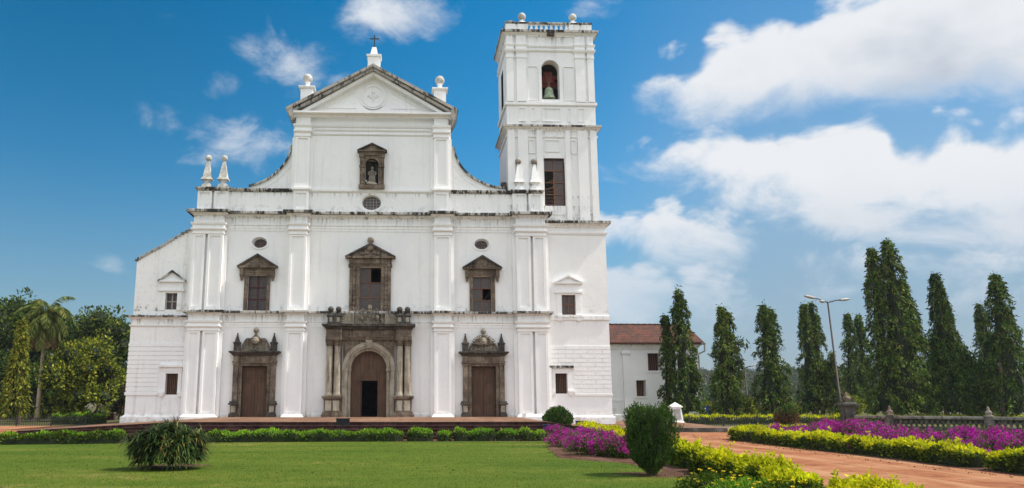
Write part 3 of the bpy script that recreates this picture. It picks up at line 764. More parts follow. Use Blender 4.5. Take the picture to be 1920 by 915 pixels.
for s in (-1, 1):
    a, b = sorted((s * 4.13, s * 5.1))
    pilaster([(a, b)], 15.56, 19.1, 19.95, 20.5, y0=-.04, d=.36, base=False)
    mb = MB(); mb.wall(a, b, 13.95, 15.4, -.42, [(a + .15, b - .15, 14.2, 15.2)], .06)
    mb.add([(a + .15, -.36, 14.2), (b - .15, -.36, 14.2), (b - .15, -.36, 15.2), (a + .15, -.36, 15.2)], [(0, 1, 2, 3)])
    for x in (a, b): mb.add([(x, -.42, 13.95), (x, 0, 13.95), (x, 0, 15.4), (x, -.42, 15.4)], [(0, 1, 2, 3)])
    mb.sweep([(-.05, 15.36), (.05, 15.38), (.13, 15.46), (.13, 15.57), (-.05, 15.57)], [(a, 0), (a, -.42), (b, -.42), (b, 0)])
    part("pedestal", mb, "white_clean")
# pediment
ped = part("pediment", MB().prism([(-5.2, 20.78), (5.2, 20.78), (0, 23.75)], .0, 1.4), "white")
mb = MB().sweep([(-.04, 20.46), (.05, 20.46), (.1, 20.55), (.28, 20.62), (.36, 20.66), (.36, 20.79), (-.04, 20.82)], [(-5.28, 1.2), (-5.28, -.42), (5.28, -.42), (5.28, 1.2)])
obj("bed_cornice", mb, "white", ped)
def rake(t, b, w, y0, y1):
    """band along both slopes of the gable between distances t and b below the roof line"""
    hx, hz, az = w, 21.0, 24.16
    sl = (az - hz) / hx; k = math.sqrt(1 + sl * sl)
    top = [(-hx, hz - t * k), (0, az - t * k), (hx, hz - t * k)]
    bot = [(-hx, hz - b * k), (0, az - b * k), (hx, hz - b * k)]
    return MB().ring(top, bot, y0, y1, False)
obj("raking_cornice", rake(.19, .36, 5.55, -.72, 1.6), "eave", ped)
obj("raking_fillet", rake(.36, .56, 5.30, -.50, 1.4), "white", ped)
obj("weathered_edge", rake(0, .19, 5.73, -.86, 1.8), "eave", ped)
mb = MB()
for s in (-1, 1):
    obj("eave_end", MB().prism([(s * 5.73, 21.0), (s * 5.70, 20.75), (s * 5.35, 20.1), (s * 5.28, 20.1), (s * 5.28, 21.1)], -.84, 1.8), "eave", ped)
md = MB().ring(arc_pts(0, 22.13, .78, .78, n=40), arc_pts(0, 22.13, .70, .70, n=40), -.06, .02)
md.ring(arc_pts(0, 22.13, .97, .97, -2.3, 5.44, 40, True), arc_pts(0, 22.13, .93, .93, -2.3, 5.44, 40, True), -.04, .02, False)
for s in (-1, 1):
    md.ring([(s * 1.15, 21.25), (s * 3.3, 21.25), (s * 1.15, 22.5)], [(s * 1.22, 21.3), (s * 3.1, 21.3), (s * 1.22, 22.38)], -.04, .02)
md.box(-.03, .03, -.07, .0, 21.75, 22.5); md.ball((0, -.04, 22.4), .09)
for a in (-.9, -.5, .5, .9):
    md.tube([(0, -.03, 21.95), (math.sin(a) * .5, -.04, 21.95 + math.cos(a) * .35)], [.03, .045], 6)
obj("medallion", md, "white", ped)
for s in (-1, 1):
    x = s * 4.56; mb = MB()
    mb.box(x - .41, x + .41, .3, 1.1, 21.2, 22.80)
    mb.sweep([(-.1, 22.78), (.08, 22.78), (.14, 22.86), (.14, 22.94), (-.1, 22.98)], [(x - .41, 1.1), (x - .41, .3), (x + .41, .3), (x + .41, 1.1)])
    mb.taper(x, .7, 22.9, 23.06, .7, .7, .5, .5)
    mb.lathe([(.26, 0), (.15, .1), (.15, .22), (.22, .3)], (x, .7, 23.06), 12)
    o = part("ball_finial", mb, "white_dirty")
    obj("ball", MB().ball((x, .7, 23.62), .33, 18, 1.06), "aged", o, True)
mb = MB()
mb.box(-.42, .42, .1, .94, 23.6, 25.1)
mb.taper(0, .52, 25.1, 25.24, 1.0, 1.0, 1.02, 1.02)
mb.taper(0, .52, 25.24, 25.32, .74, .74, .6, .6)
mb.taper(0, .52, 25.32, 25.9, .52, .52, .3, .3)
o = part("gable_cross", mb, "white_dirty")
cr = MB(); cr.box(-.035, .035, .485, .555, 25.88, 26.8); cr.box(-.29, .29, .487, .553, 26.55, 26.62)
for x, z in ((-.29, 26.585), (.29, 26.585), (0, 26.80)): cr.ball((x, .52, z), .055, 8)
obj("cross", cr, "iron", o)
mb = MB().ring(arc_pts(0, 14.7, .92, .70, n=40), arc_pts(0, 14.7, .80, .61, n=40), -.08, -.02)
ow = part("oval_window", mb, "white")
obj("pane", MB().add([(-.8, .36, 14.05), (.8, .36, 14.05), (.8, .36, 15.35), (-.8, .36, 15.35)], [(0, 1, 2, 3)]), "pane", ow)
mb = MB()
for x in (-.33, -.11, .11, .33): mb.box(x - .018, x + .018, .29, .33, 14.15, 15.25)
for z in (14.4, 14.6, 14.8, 15.0): mb.box(-.62, .62, .30, .335, z - .016, z + .016)
obj("bars", mb, "greysash", ow)
for c in (-7.26, 7.3):
    mb = MB().ring(arc_pts(c, 11.95, .60, .45, n=40), arc_pts(c, 11.95, .5, .36, n=40), -.05, .01)
    ow = part("oval_window", mb, "white")
    obj("pane", MB().add([(c - .7, .46, 11.4), (c + .7, .46, 11.4), (c + .7, .46, 12.5), (c - .7, .46, 12.5)], [(0, 1, 2, 3)]), "pane", ow)
    obj("bars", MB().box(c - .02, c + .02, .38, .43, 11.45, 12.4).box(c - .45, c + .45, .39, .42, 11.93, 11.96), "sash", ow)

# niche on the gable
def small_pediment(cx, hw, z0, z1, za, y0, y1, th=.12):
    """triangular pediment: horizontal bed, two rakes, sunk field"""
    field = MB().prism([(cx - hw + th, z1), (cx + hw - th, z1), (cx, za - th)], y0 + .14, y1)
    bed = MB().box(cx - hw + .03, cx + hw - .03, y0 + .03, y1, z0, z1)
    sl = (za - z1) / hw; k = math.sqrt(1 + sl * sl)
    rk = MB().ring([(cx - hw, z1), (cx, za), (cx + hw, z1)], [(cx - hw + .02, z1 - .09), (cx, za - th * k), (cx + hw - .02, z1 - .09)], y0, y1, False)
    return field, bed, rk
niche_m = MB()
Y0 = -.3
for s in (-1, 1):
    niche_m.box(*sorted((s * .46, s * .80)), Y0, .0, 15.62, 17.85)
    niche_m.box(*sorted((s * .53, s * .73)), Y0 - .07, Y0, 15.9, 17.8)
    niche_m.box(*sorted((s * .43, s * .84)), Y0 - .1, Y0 + .05, 17.04, 17.17)
    niche_m.box(*sorted((s * .5, s * .86)), Y0 - .12, Y0 + .05, 17.72, 17.86)
    niche_m.box(*sorted((s * .5, s * .86)), Y0 - .12, Y0 + .1, 15.58, 15.84)
niche_m.box(-.86, .86, Y0 - .06, .0, 17.861, 18.1)
niche_m.box(-.5, .5, Y0 - .05, -.0, 15.575, 15.83)
niche_m.spandrel(0, .455, 17.18, 17.86, Y0 + .02, .3)
niche_m.ring(arc_pts(0, 17.18, .6, .6, 0, math.pi, 20, True), arc_pts(0, 17.18, .455, .455, 0, math.pi, 20, True), Y0 - .05, Y0 + .03, False)
niche = part("niche", niche_m, "stone")
f, b, r = small_pediment(0, 1.0, 18.1, 18.2, 18.7, Y0 - .22, 0, .1)
b.add(f.v, f.f); obj("niche_pediment", b, "stone", niche); obj("niche_rake", r, "stone_dark", niche)
bk = [(.46 * math.cos(a), -.05 + .46 * math.sin(a)) for a in [math.pi * k / 12 for k in range(13)]]
mb = MB().add([(x, y, 15.7) for x, y in bk] + [(x, y, 17.7) for x, y in bk], [(i, i + 1, 14 + i, 13 + i) for i in range(12)])
obj("niche_back", mb, "stone_dark", niche, True)

# windows of the front --------------------------------------------------
def glazing(win, x0, x1, z0, z1, y, cols, rows, mat, bar=.045, missing=()):
    xs = [x0 + (x1 - x0) * i / cols for i in range(cols + 1)]; zs = [z0 + (z1 - z0) * i / rows for i in range(rows + 1)]
    p = MB()
    for i in range(cols):
        for j in range(rows):
            if (i, j) not in missing: p.add([(xs[i], y + .05, zs[j]), (xs[i + 1], y + .05, zs[j]), (xs[i + 1], y + .05, zs[j + 1]), (xs[i], y + .05, zs[j + 1])], [(0, 1, 2, 3)])
    obj("pane", p, "pane", win)
    f = MB()
    for i, x in enumerate(xs): f.box(x - bar, x + bar, y, y + .06, z0, z1)
    for z in zs: f.box(x0, x1, y - .012, y + .065, z - bar * .8, z + bar * .8)
    obj("sash", f, mat, win)

for c, sm, miss in ((SIDE_WINS[0], "redsash", ()), (SIDE_WINS[1], "sash", ((1, 1),))):
    m = MB()
    for s in (-1, 1): m.box(*sorted((c + s * .62, c + s * .83)), -.1, .1, 7.475, 9.8)
    m.box(c - .86, c + .86, -.13, .1, 9.8, 9.95); m.box(c - 1.1, c + 1.1, -.16, .05, 9.95, 10.24)
    for s in (-1, 1):
        m.box(*sorted((c + s * .88, c + s * 1.12)), -.3, .04, 9.72, 10.24)
        m.taper(c + s * 1.0, -.13, 9.42, 9.72, .10, .12, .22, .3)
    wn_ = part("window", m, "stone")
    f, b, r = small_pediment(c, 1.3, 10.24, 10.36, 11.17, -.42, 0, .15)
    b.add(f.v, f.f); obj("window_pediment", b, "stone", wn_); obj("pediment_rake", r, "stone_dark", wn_)
    glazing(wn_, c - .62, c + .62, 7.48, 9.79, .28, 2, 3, sm, .035, miss)

def acorn(mb, c, r):
    mb.lathe([(r * .55, 0), (r * .45, r * .3), (r * .9, r * .7), (r, r * 1.2), (r * .8, r * 1.8), (r * .3, r * 2.15), (.01, r * 2.2)], c, 14)
m = MB()
for s in (-1, 1):
    m.box(*sorted((s * .71, s * .93)), -.16, .1, 7.3, 10.4)
    m.box(*sorted((s * .95, s * 1.12)), -.24, .1, 6.9, 10.5)
    m.box(*sorted((s * 1.14, s * 1.34)), -.2, .05, 6.9, 10.5)
    m.box(*sorted((s * 1.08, s * 1.42)), -.3, .05, 10.36, 10.52)
    for k in range(9): m.ball((s * 1.035, -.24, 7.6 + k * .32), .07, 8, 1.5)
m.box(-.95, .95, -.2, .1, 10.4, 10.54); m.box(-1.38, 1.38, -.26, .05, 10.54, 10.9)
cw = part("window", m, "stone", label="tall central window with stone pediment and crown finial")
f, b, r = small_pediment(0, 1.64, 10.9, 11.03, 11.9, -.5, 0, .16)
b.add(f.v, f.f); obj("window_pediment", b, "stone", cw); obj("pediment_rake", r, "stone_dark", cw)
m = MB(); acorn(m, (0, -.32, 11.82), .23); m.prism([(-.22, 11.8), (-.2, 11.5), (0, 11.3), (.2, 11.5), (.22, 11.8)], -.46, -.2)
for s in (-1, 1):
    for k in range(4): m.ball((s * (.16 + .12 * k), -.38, 11.22 - .02 * k + .03 * (k % 2)), .08, 8)
obj("crown_finial", m, "carved", cw, True)
glazing(cw, -.71, .71, 7.4, 10.36, .28, 2, 3, "sash", .035, ((1, 2),))

# portals ---------------------------------------------------------------
def crest_plate(fn, x0, x1, z0, y, th, nx=40, nz=26, seed=1):
    """carved relief: a height field inside an outline z < fn(x)"""
    rr = np.random.default_rng(seed); mb = MB(); v = []
    cs = [(rr.uniform(x0, x1), rr.uniform(0, 1), rr.uniform(.05, .13), rr.uniform(.3, 1)) for _ in range(60)]
    for j in range(nz + 1):
        for i in range(nx + 1):
            x = x0 + (x1 - x0) * i / nx; h = fn(x); t = j / nz; z = z0 + h * t
            d = 0
            for cx_, ct, r_, a in cs:
                q = math.hypot(x - cx_, (z - z0) - ct * max(fn(cx_), .05))
                if q < r_ * 1.6: d = max(d, a * (math.cos(min(q / r_ * 3.0, math.pi * 1.5)) * .5 + .5) * .8)
            e = min(1, min(i, nx - i, (nz - j)) / 2.0)
            v.append((x, y - th * (.35 + .65 * d) * (0.25 + .75 * e), z))
    W_ = nx + 1; f = [(j * W_ + i, j * W_ + i + 1, (j + 1) * W_ + i + 1, (j + 1) * W_ + i) for j in range(nz) for i in range(nx)]
    b = len(v); rim = [j * W_ for j in range(nz + 1)] + [nz * W_ + i for i in range(1, nx + 1)] + [j * W_ + nx for j in range(nz - 1, -1, -1)]
    v2 = [(v[i][0], y + .12, v[i][2]) for i in rim]
    f += [(rim[k], rim[k + 1], b + k + 1, b + k) for k in range(len(rim) - 1)] + [tuple(range(b, b + len(rim)))]
    return mb.add(v + v2, f)

def door_leaf(po, x0, x1, z0, z1, y, panels):
    m = MB().box(x0, x1, y, y + .08, z0, z1)
    for a, b in panels:
        m.ring([(x0 + .09, a), (x1 - .09, a), (x1 - .09, b), (x0 + .09, b)], [(x0 + .14, a + .05), (x1 - .14, a + .05), (x1 - .14, b - .05), (x0 + .14, b - .05)], y - .03, y + .01)
        m.box(x0 + .2, x1 - .2, y - .02, y, a + .1, b - .1)
    return obj("door_leaf", m, "door", po)

for k, c in enumerate(SIDE_DOORS):
    m = MB()
    for s in (-1, 1):
        m.box(*sorted((c + s * .78, c + s * .98)), -.14, .2, .8, 4.1)
        m.box(*sorted((c + s * 1.02, c + s * 1.33)), -.26, .02, 1.75, 4.02)
        m.box(*sorted((c + s * .98, c + s * 1.36)), -.32, .02, 4.02, 4.12)
        m.box(*sorted((c + s * 1.0, c + s * 1.4)), -.36, .02, 4.16, 4.26)
    m.box(c - .98, c + .98, -.16, .2, 3.97, 4.12)
    m.box(c - 1.3, c + 1.3, -.24, .02, 4.121, 4.62)
    for s in (-1, 1): m.box(*sorted((c + s * 1.02, c + s * 1.34)), -.31, .02, 4.27, 4.62)
    po = part("portal", m, "stone")
    m = MB()
    pth = [(c - 1.34, 0), (c - 1.34, -.3), (c + 1.34, -.3), (c + 1.34, 0)]
    m.sweep([(-.2, 4.6), (.03, 4.6), (.10, 4.7), (.20, 4.78), (.26, 4.8), (.26, 4.88), (-.2, 4.93)], pth)
    obj("portal_cornice", m, "stone_dark", po)
    for s in (-1, 1):
        m = MB(); x = c + s * 1.19
        m.box(x - .19, x + .19, -.36, .02, .95, 1.6); m.box(x - .27, x + .27, -.44, .02, .8, .97); m.box(x - .23, x + .23, -.4, .02, .97, 1.05)
        m.box(x - .3, x + .3, -.48, .02, 1.56, 1.66); m.box(x - .24, x + .24, -.42, .02, 1.66, 1.78)
        pd = obj("pedestal", m, "stone_dark", po)
        m = MB(); m.box(x - .14, x + .14, -.375, -.3, 1.1, 1.5); obj("panel", m, "stone_light", pd)
        m = MB(); x = c + s * 1.16
        m.box(x - .19, x + .19, -.32, .02, 4.9, 5.36); m.box(x - .23, x + .23, -.36, .02, 5.36, 5.46); m.taper(x, -.14, 5.46, 5.98, .3, .3, .05, .05); m.ball((x, -.14, 6.0), .055, 8)
        obj("obelisk", m, "stone_dark", po)
    def fn(x, c=c, k=k):
        u = abs(x - c) / .92
        if k == 0: h = 1.02 * math.sqrt(max(0, 1 - u ** 2.2)) * (.92 + .08 * math.cos(u * 9))
        else: h = 1.05 * math.sqrt(max(0, 1 - (u) ** 2.6)) * (.86 + .14 * math.sin(u * 6.0 + .4))
        return max(h, .1)
    cr = crest_plate(fn, c - .92, c + .92, 4.92, -.12, .2, seed=5 + k)
    if k == 1:
        for s in (-1, 1):
            for q in range(6):
                a = .25 + q * .22
                cr.tube([(c + s * .1, -.3, 5.3), (c + s * (.1 + .45 * math.sin(a)), -.36, 5.3 + .5 * math.cos(a)), (c + s * (.1 + .72 * math.sin(a)), -.3, 5.25 + .72 * math.cos(a))], [.05, .06, .03], 6)
    cr.lathe([(.1, 0), (.08, .12), (.15, .2), (.17, .32), (.1, .44), (.01, .47)], (c, -.2, 5.92 if k == 0 else 5.9), 10)
    cr.lathe([(.02, 0), (.22, .12), (.26, .3), (.2, .48), (.02, .55)], (c, -.24, 5.25), 12)
    obj("crest", cr, "carved", po)
    for s in (-1, 1):
        x0, x1 = sorted((c + s * .012, c + s * .775))
        door_leaf(po, x0, x1, .8, 3.96, .2, [(.9, 1.7), (1.78, 2.0), (2.08, 3.0), (3.05, 3.25), (3.32, 3.85)])
# central portal
m = MB()
m.wall(-1.62, 1.62, .8, 5.62, -.3, [(-1.30, 1.30, .8, 5.1)], .3)
m.spandrel(0, 1.30, 3.8, 5.1, -.299, .3)
for x in (-1.62, 1.62): m.add([(x, -.3, .8), (x, 0, .8), (x, 0, 5.62), (x, -.3, 5.62)], [(0, 1, 2, 3)])
mp = part("portal", m, "stone", label="tall central portal with four columns, an arched door and carved crest")
m = MB()
for s in (-1, 1):
    m.box(*sorted((s * 1.32, s * 1.64)), -.42, -.05, .8, 3.66); m.box(*sorted((s * 1.14, s * 1.31)), -.2, .15, .8, 3.66)
    m.box(*sorted((s * 1.28, s * 1.68)), -.47, -.05, 3.66, 3.80); m.box(*sorted((s * 1.10, s * 1.27)), -.26, .15, 3.66, 3.80)
m.ring(arc_pts(0, 3.8, 1.66, 1.66, 0, math.pi, 36, True), arc_pts(0, 3.8, 1.42, 1.42, 0, math.pi, 36, True), -.44, -.2, False)
m.ring(arc_pts(0, 3.8, 1.42, 1.42, 0, math.pi, 36, True), arc_pts(0, 3.8, 1.28, 1.28, 0, math.pi, 36, True), -.36, -.05, False)
m.ring(arc_pts(0, 3.8, 1.28, 1.28, 0, math.pi, 36, True), arc_pts(0, 3.8, 1.13, 1.13, 0, math.pi, 36, True), -.22, .2, False)
m.prism([(-.15, 5.1), (.15, 5.1), (.22, 5.6), (-.22, 5.6)], -.5, -.3)
obj("archivolt", m, "stone_light", mp)
m = MB().box(-1.66, 1.66, -.44, 0, 5.621, 5.8)
for s in (-1, 1):
    a, b = sorted((s * 1.68, s * 2.72)); m.box(a, b, -.78, 0, 5.6, 5.82); m.box(a + .02, b - .02, -.72, 0, 5.82, 6.3)
m.box(-1.68, 1.68, -.4, 0, 5.8, 6.3); m.sweep([(-.1, 5.74), (.04, 5.74), (.08, 5.82), (-.1, 5.84)], [(-1.6, -.44), (1.6, -.44)])
for k in range(7): m.box(-1.35 + k * .42, -1.15 + k * .42, -.43, -.39, 5.9, 6.2)
obj("entablature", m, "stone", mp)
m = MB().sweep([(-.7, 6.27), (.04, 6.27), (.10, 6.38), (.18, 6.44), (.24, 6.46), (.24, 6.58), (-.7, 6.64)], [(-2.7, 0), (-2.7, -.76), (-1.68, -.76), (-1.68, -.52), (1.68, -.52), (1.68, -.76), (2.7, -.76), (2.7, 0)])
m.box(-1.7, 1.7, -.5, .02, 6.3, 6.62)
obj("portal_cornice", m, "stone_dark", mp)
for s in (-1, 1):
    a, b = sorted((s * 1.70, s * 2.74))
    m = MB().box(a, b, -.72, 0, 1.12, 1.9); m.box(a - .14, b + .14, -.88, 0, .8, .98); m.box(a - .07, b + .07, -.8, 0, .98, 1.12)
    m.box(a - .08, b + .08, -.82, 0, 1.9, 2.0); m.box(a - .14, b + .14, -.88, 0, 2.0, 2.1)
    pd = obj("pedestal", m, "stone", mp)
    m = MB()
    for q in (a + .1, a + .58): m.box(q, q + .36, -.745, -.70, 1.2, 1.82)
    obj("panel", m, "palest", pd)
    obj("back_panel", MB().box(a + .05, b - .05, -.22, 0, 2.1, 5.6), "stone_dark", mp)
    for x in (s * 1.97, s * 2.47):
        m = MB().lathe([(.26, 0), (.26, .06), (.235, .1), (.245, .15), (.215, .2), (.212, .3), (.212, 1.2), (.19, 2.95), (.18, 3.02), (.2, 3.06), (.2, 3.1)], (x, -.46, 2.1), 18)
        co = obj("column", m, "stone_light", mp, True)
        m = MB().lathe([(.165, 0), (.18, .12), (.2, .14), (.19, .2), (.24, .3), (.26, .36)], (x, -.46, 5.18), 14)
        for q in range(8):
            for zz, rr_ in ((5.30, .20), (5.43, .235)):
                an = q * math.pi / 4 + (.4 if zz > 5.4 else 0)
                m.ball((x + rr_ * math.cos(an), -.46 + rr_ * math.sin(an), zz), .055, 6, 1.3)
        m.box(x - .27, x + .27, -.74, -.18, 5.53, 5.6)
        obj("capital", m, "stone", co)
for x in (-2.46, -1.96, 1.94, 2.44):
    m = MB().box(x - .17, x + .17, -.62, -.28, 6.66, 7.1); m.box(x - .21, x + .21, -.66, -.24, 6.6, 6.68); m.box(x - .23, x + .23, -.68, -.22, 7.08, 7.18); m.taper(x, -.45, 7.18, 7.26, .36, .36, .2, .2); m.lathe([(.1, 0), (.07, .07), (.1, .14)], (x, -.45, 7.26), 10)
    bf = obj("ball_finial", m, "stone_dark", mp)
    obj("ball", MB().ball((x, -.45, 7.55), .19, 14), "stone_dark", bf, True)
    obj("panel", MB().box(x - .11, x + .11, -.635, -.6, 6.74, 7.04), "stone_light", bf)
def fnc(x):
    u = abs(x) / .98
    return 1.0 - .10 * u - (.18 if u > .88 else 0) + .09 * math.cos(u * 14)
cr = crest_plate(fnc, -.98, .98, 6.62, -.2, .22, 44, 24, 9)
cr.lathe([(.14, 0), (.11, .12), (.17, .2), (.17, .34), (.08, .44), (.01, .46)], (.0, -.3, 7.42), 10)
for x in (-.5, .5): cr.lathe([(.02, 0), (.11, .08), (.14, .2), (.10, .32), (.02, .38)], (x, -.32, 6.82), 10)
obj("crest", cr, "carved", mp)
for s in (-1, 1):
    m = MB(); c0 = (s * .98, 6.64)
    m.prism([c0] + [(c0[0] + s * .76 * math.sin(a), c0[1] + .78 * math.cos(a)) for a in [math.pi / 2 * k / 12 for k in range(13)]], -.26, 0)
    for k in range(9):
        a = math.pi / 2 * (k + .5) / 9
        m.tube([(c0[0] + s * .12 * math.sin(a), -.27, c0[1] + .12 * math.cos(a)), (c0[0] + s * .8 * math.sin(a), -.30, c0[1] + .82 * math.cos(a))], [.02, .055], 6)
    obj("fan_shell", m, "stone_light", mp)
m = MB()
m.prism([(-1.16, 3.06), (1.16, 3.06)] + arc_pts(0, 3.8, 1.16, 1.16, 0, math.pi, 24, True), .2, .28)
m.box(-1.16, -.53, .2, .28, .8, 3.06); m.box(.57, 1.16, .2, .28, .8, 3.06)
m.box(-1.16, 1.16, .17, .2, 3.60, 3.68); m.box(-.02, .02, .175, .2, 3.1, 4.94); m.box(-.62, -.53, .16, .2, .8, 3.14); m.box(.57, .66, .16, .2, .8, 3.14); m.box(-.62, .66, .165, .2, 3.06, 3.15)
obj("door_leaf", m, "door", mp)
obj("door_leaf", MB().box(-.52, -.46, .3, 1.0, .82, 3.04), "door", mp)

# side wings ------------------------------------------------------------
def rustic(x0, x1, z0, z1, rows, y, skip, joint):
    mb = MB(); h = (z1 - z0) / rows; g = .055
    for r in range(rows):
        a, b = z0 + r * h + g / 2, z0 + (r + 1) * h - g / 2
        xs = [x0]
        if joint:
            x = x0 + (joint * .5 if r % 2 else joint)
            while x < x1 - .12: xs.append(x); x += joint
        xs.append(x1)
        for p, q in zip(xs, xs[1:]):
            p2, q2 = p + (.01 if p > x0 else 0), q - (.01 if q < x1 else 0)
            if skip and a < skip[3] and b > skip[2] and p2 < skip[1] and q2 > skip[0]:
                if p2 < skip[0] - .05: mb.box(p2, skip[0], y, y + .1, a, b)
                if q2 > skip[1] + .05: mb.box(skip[1], q2, y, y + .1, a, b)
            else: mb.box(p2, q2, y, y + .1, a, b)
    return mb
# left wing: lean-to gable end with ragged tiled edge
LW = [(-15.17, 10.76), (-14.4, 11.25), (-13.6, 11.7), (-12.6, 12.35), (-11.45, 13.02)]
m = MB()
m.wall(-15.22, -11.4, .3, 7.1, .14, [(-12.80, -12.03, 2.18, 3.5)], .4)
m.wall(-15.12, -11.4, 7.1, 10.76, .14, [(-13.13, -12.39, 7.55, 8.62)], .4)
m.add([(x, .14, z) for x, z in LW] + [(-11.4, .14, 10.76)], [tuple(range(6))])
for za, zb_, x in ((.3, 7.1, -15.22), (7.1, 10.76, -15.12)): m.add([(x, .14, za), (x, 38, za), (x, 38, zb_), (x, .14, zb_)], [(0, 1, 2, 3)])
wing = part("side_wing", m, "white_dirty", label="weathered lean-to wing with sloping ragged top")
m = MB()
for i in range(22):
    t = i / 21 * (len(LW) - 1); k = min(int(t), len(LW) - 2); u = t - k
    x = LW[k][0] + (LW[k + 1][0] - LW[k][0]) * u; z = LW[k][1] + (LW[k + 1][1] - LW[k][1]) * u
    m.taper(x + .03, .3, z - .05, z + .09 + .05 * random.random(), .22, .5, .16, .44)
obj("ragged_coping", m, "eave", wing)
m = MB().prism([(x, z - .06) for x, z in LW] + [(-11.4, 10.4), (-15.1, 10.4)], .5, 38); obj("aisle_roof", m, "tiles", wing)
cornice([(-15.22, 1.0), (-15.22, .14), (-11.7, .14)], 6.92, 7.17, .26, .12)
part("string_course", MB().sweep([(-.03, 6.45), (.04, 6.45), (.09, 6.52), (.09, 6.58), (-.03, 6.6)], [(-15.22, 1.0), (-15.22, .14), (-11.7, .14)]), "white")
part("string_course", MB().sweep([(-.03, 2.14), (.07, 2.14), (.07, 2.34), (-.03, 2.38)], [(-15.22, 1.0), (-15.22, .14), (-13.0, .14)]), "white")
part("rustication", rustic(-15.25, -11.7, 2.38, 5.44, 11, .10, (-13.25, -11.6, 2.0, 4.1), 0), "white")
m = MB().sweep([(-.05, .2), (.20, .2), (.20, .80), (.14, .84), (.03, .92), (-.05, 1.02)], [(-15.22, 1.5), (-15.22, .14), (-11.7, .14)])
part("plinth", m, "white_dirty")

def wing_window(cx, w_, z0, z1, ped_z, apex, hood, y, sash, bars, stained, sill):
    m = MB(); hw = w_ / 2
    fr = .33 if ped_z else .22
    for s in (-1, 1): m.box(*sorted((cx + s * hw, cx + s * (hw + fr))), y - .07, y + .05, z0 - .05, z1 + .12)
    m.box(cx - hw - .02, cx + hw + .02, y - .075, y + .05, z1, z1 + .12)
    if ped_z:
        m.box(cx - hw - .45, cx + hw + .45, y - .16, y, z1 + .12, z1 + .24)
        m.box(cx - hw - .36, cx + hw + .36, y - .08, y, z1 + .24, ped_z - .08)
    else:
        m.box(cx - hw - fr - .02, cx + hw + fr + .02, y - .1, y, z1 + .12, hood - .14)
        for s in (-1, 1):
            m.box(*sorted((cx + s * (hw + .02), cx + s * (hw + .42))), y - .18, y, z0 + .08, z0 + .2)
            m.taper(cx + s * (hw + .2), y - .08, z0 - .12, z0 + .08, .2, .14, .3, .18)
    if sill:
        m.box(cx - hw - .42, cx + hw + .42, y - .16, y, z0 - .16, z0 - .03)
        for s in (-1, 1): m.box(*sorted((cx + s * (hw + .02), cx + s * (hw + .3))), y - .14, y, z0 - .4, z0 - .16)
    wn_ = part("window", m, "white")
    if ped_z:
        f, b, r = small_pediment(cx, hw + .52, ped_z - .1, ped_z, apex, y - .26, y, .1)
        b.add(f.v, f.f); obj("window_pediment", b, "white", wn_); obj("pediment_rake", r, "ledge" if stained else "white_dirty", wn_)
    else:
        obj("hood", MB().box(cx - hw - .40, cx + hw + .40, y - .24, y, hood - .14, hood), "ledge" if stained else "white_dirty", wn_)
    if bars:
        b = MB()
        for k in range(7): q = cx - hw + w_ * (k + .5) / 7; b.tube([(q, y + .2, z0), (q, y + .2, z1)], [.018, .018], 6)
        obj("bars", b, "sash", wn_)
        obj("pane", MB().add([(cx - hw, y + .36, z0), (cx + hw, y + .36, z0), (cx + hw, y + .36, z1), (cx - hw, y + .36, z1)], [(0, 1, 2, 3)]), "dark", wn_)  # dark sheet stands in for the unlit inside
    else: glazing(wn_, cx - hw, cx + hw, z0, z1, y + .2, 2, 2, sash, .04)
wing_window(-12.76, .74, 7.55, 8.62, 9.43, 10.1, 0, .14, "greysash", False, True, False)
wing_window(-12.415, .77, 2.18, 3.5, 0, 0, 4.04, .14, "sash", True, False, False)

# right wing: foot of the bell tower
m = MB()
m.wall(11.4, 15.55, .1, 13.3, .0, [(12.49, 13.40, 7.3, 8.6), (11.93, 12.71, 2.25, 3.53)], .4)
m.add([(15.55, 0, .1), (15.55, 7.5, .1), (15.55, 7.5, 13.3), (15.55, 0, 13.3)], [(0, 1, 2, 3)])
m.add([(11.4, 7.5, .1), (15.55, 7.5, .1), (15.55, 7.5, 13.3), (11.4, 7.5, 13.3)], [(0, 1, 2, 3)])
part("tower_base", m, "white_clean")
cornice([(11.46, 0), (15.55, 0), (15.55, 7.5)], 13.1, 13.54, .34, .2)
part("string_course", MB().sweep([(-.03, 12.62), (.05, 12.62), (.10, 12.72), (.10, 12.8), (-.03, 12.82)], [(11.7, 0), (15.55, 0), (15.55, 7.5)]), "white_clean")
part("string_course", MB().sweep([(-.03, 6.93), (.05, 6.93), (.09, 6.98), (.09, 7.22), (-.03, 7.26)], [(11.7, 0), (15.55, 0), (15.55, 7.5)]), "white_clean")
part("string_course", MB().sweep([(-.03, 2.12), (.06, 2.12), (.06, 2.26), (-.03, 2.28)], [(13.15, 0), (15.55, 0), (15.55, 7.5)]), "white_clean")
part("rustication", rustic(11.7, 15.57, 2.29, 5.31, 11, -.035, (11.5, 13.1, 2.0, 4.05), .95), "white_clean")
m = MB().sweep([(-.05, .05), (.16, .05), (.16, .78), (.10, .83), (-.05, .9)], [(11.7, 0), (15.55, 0), (15.55, 7.5)])
part("plinth", m, "white_dirty")
wing_window(12.945, .91, 7.3, 8.6, 9.42, 9.9, 0, 0, "sash", False, False, True)
wing_window(12.32, .78, 2.25, 3.53, 0, 0, 4.02, 0, "sash", True, True, False)

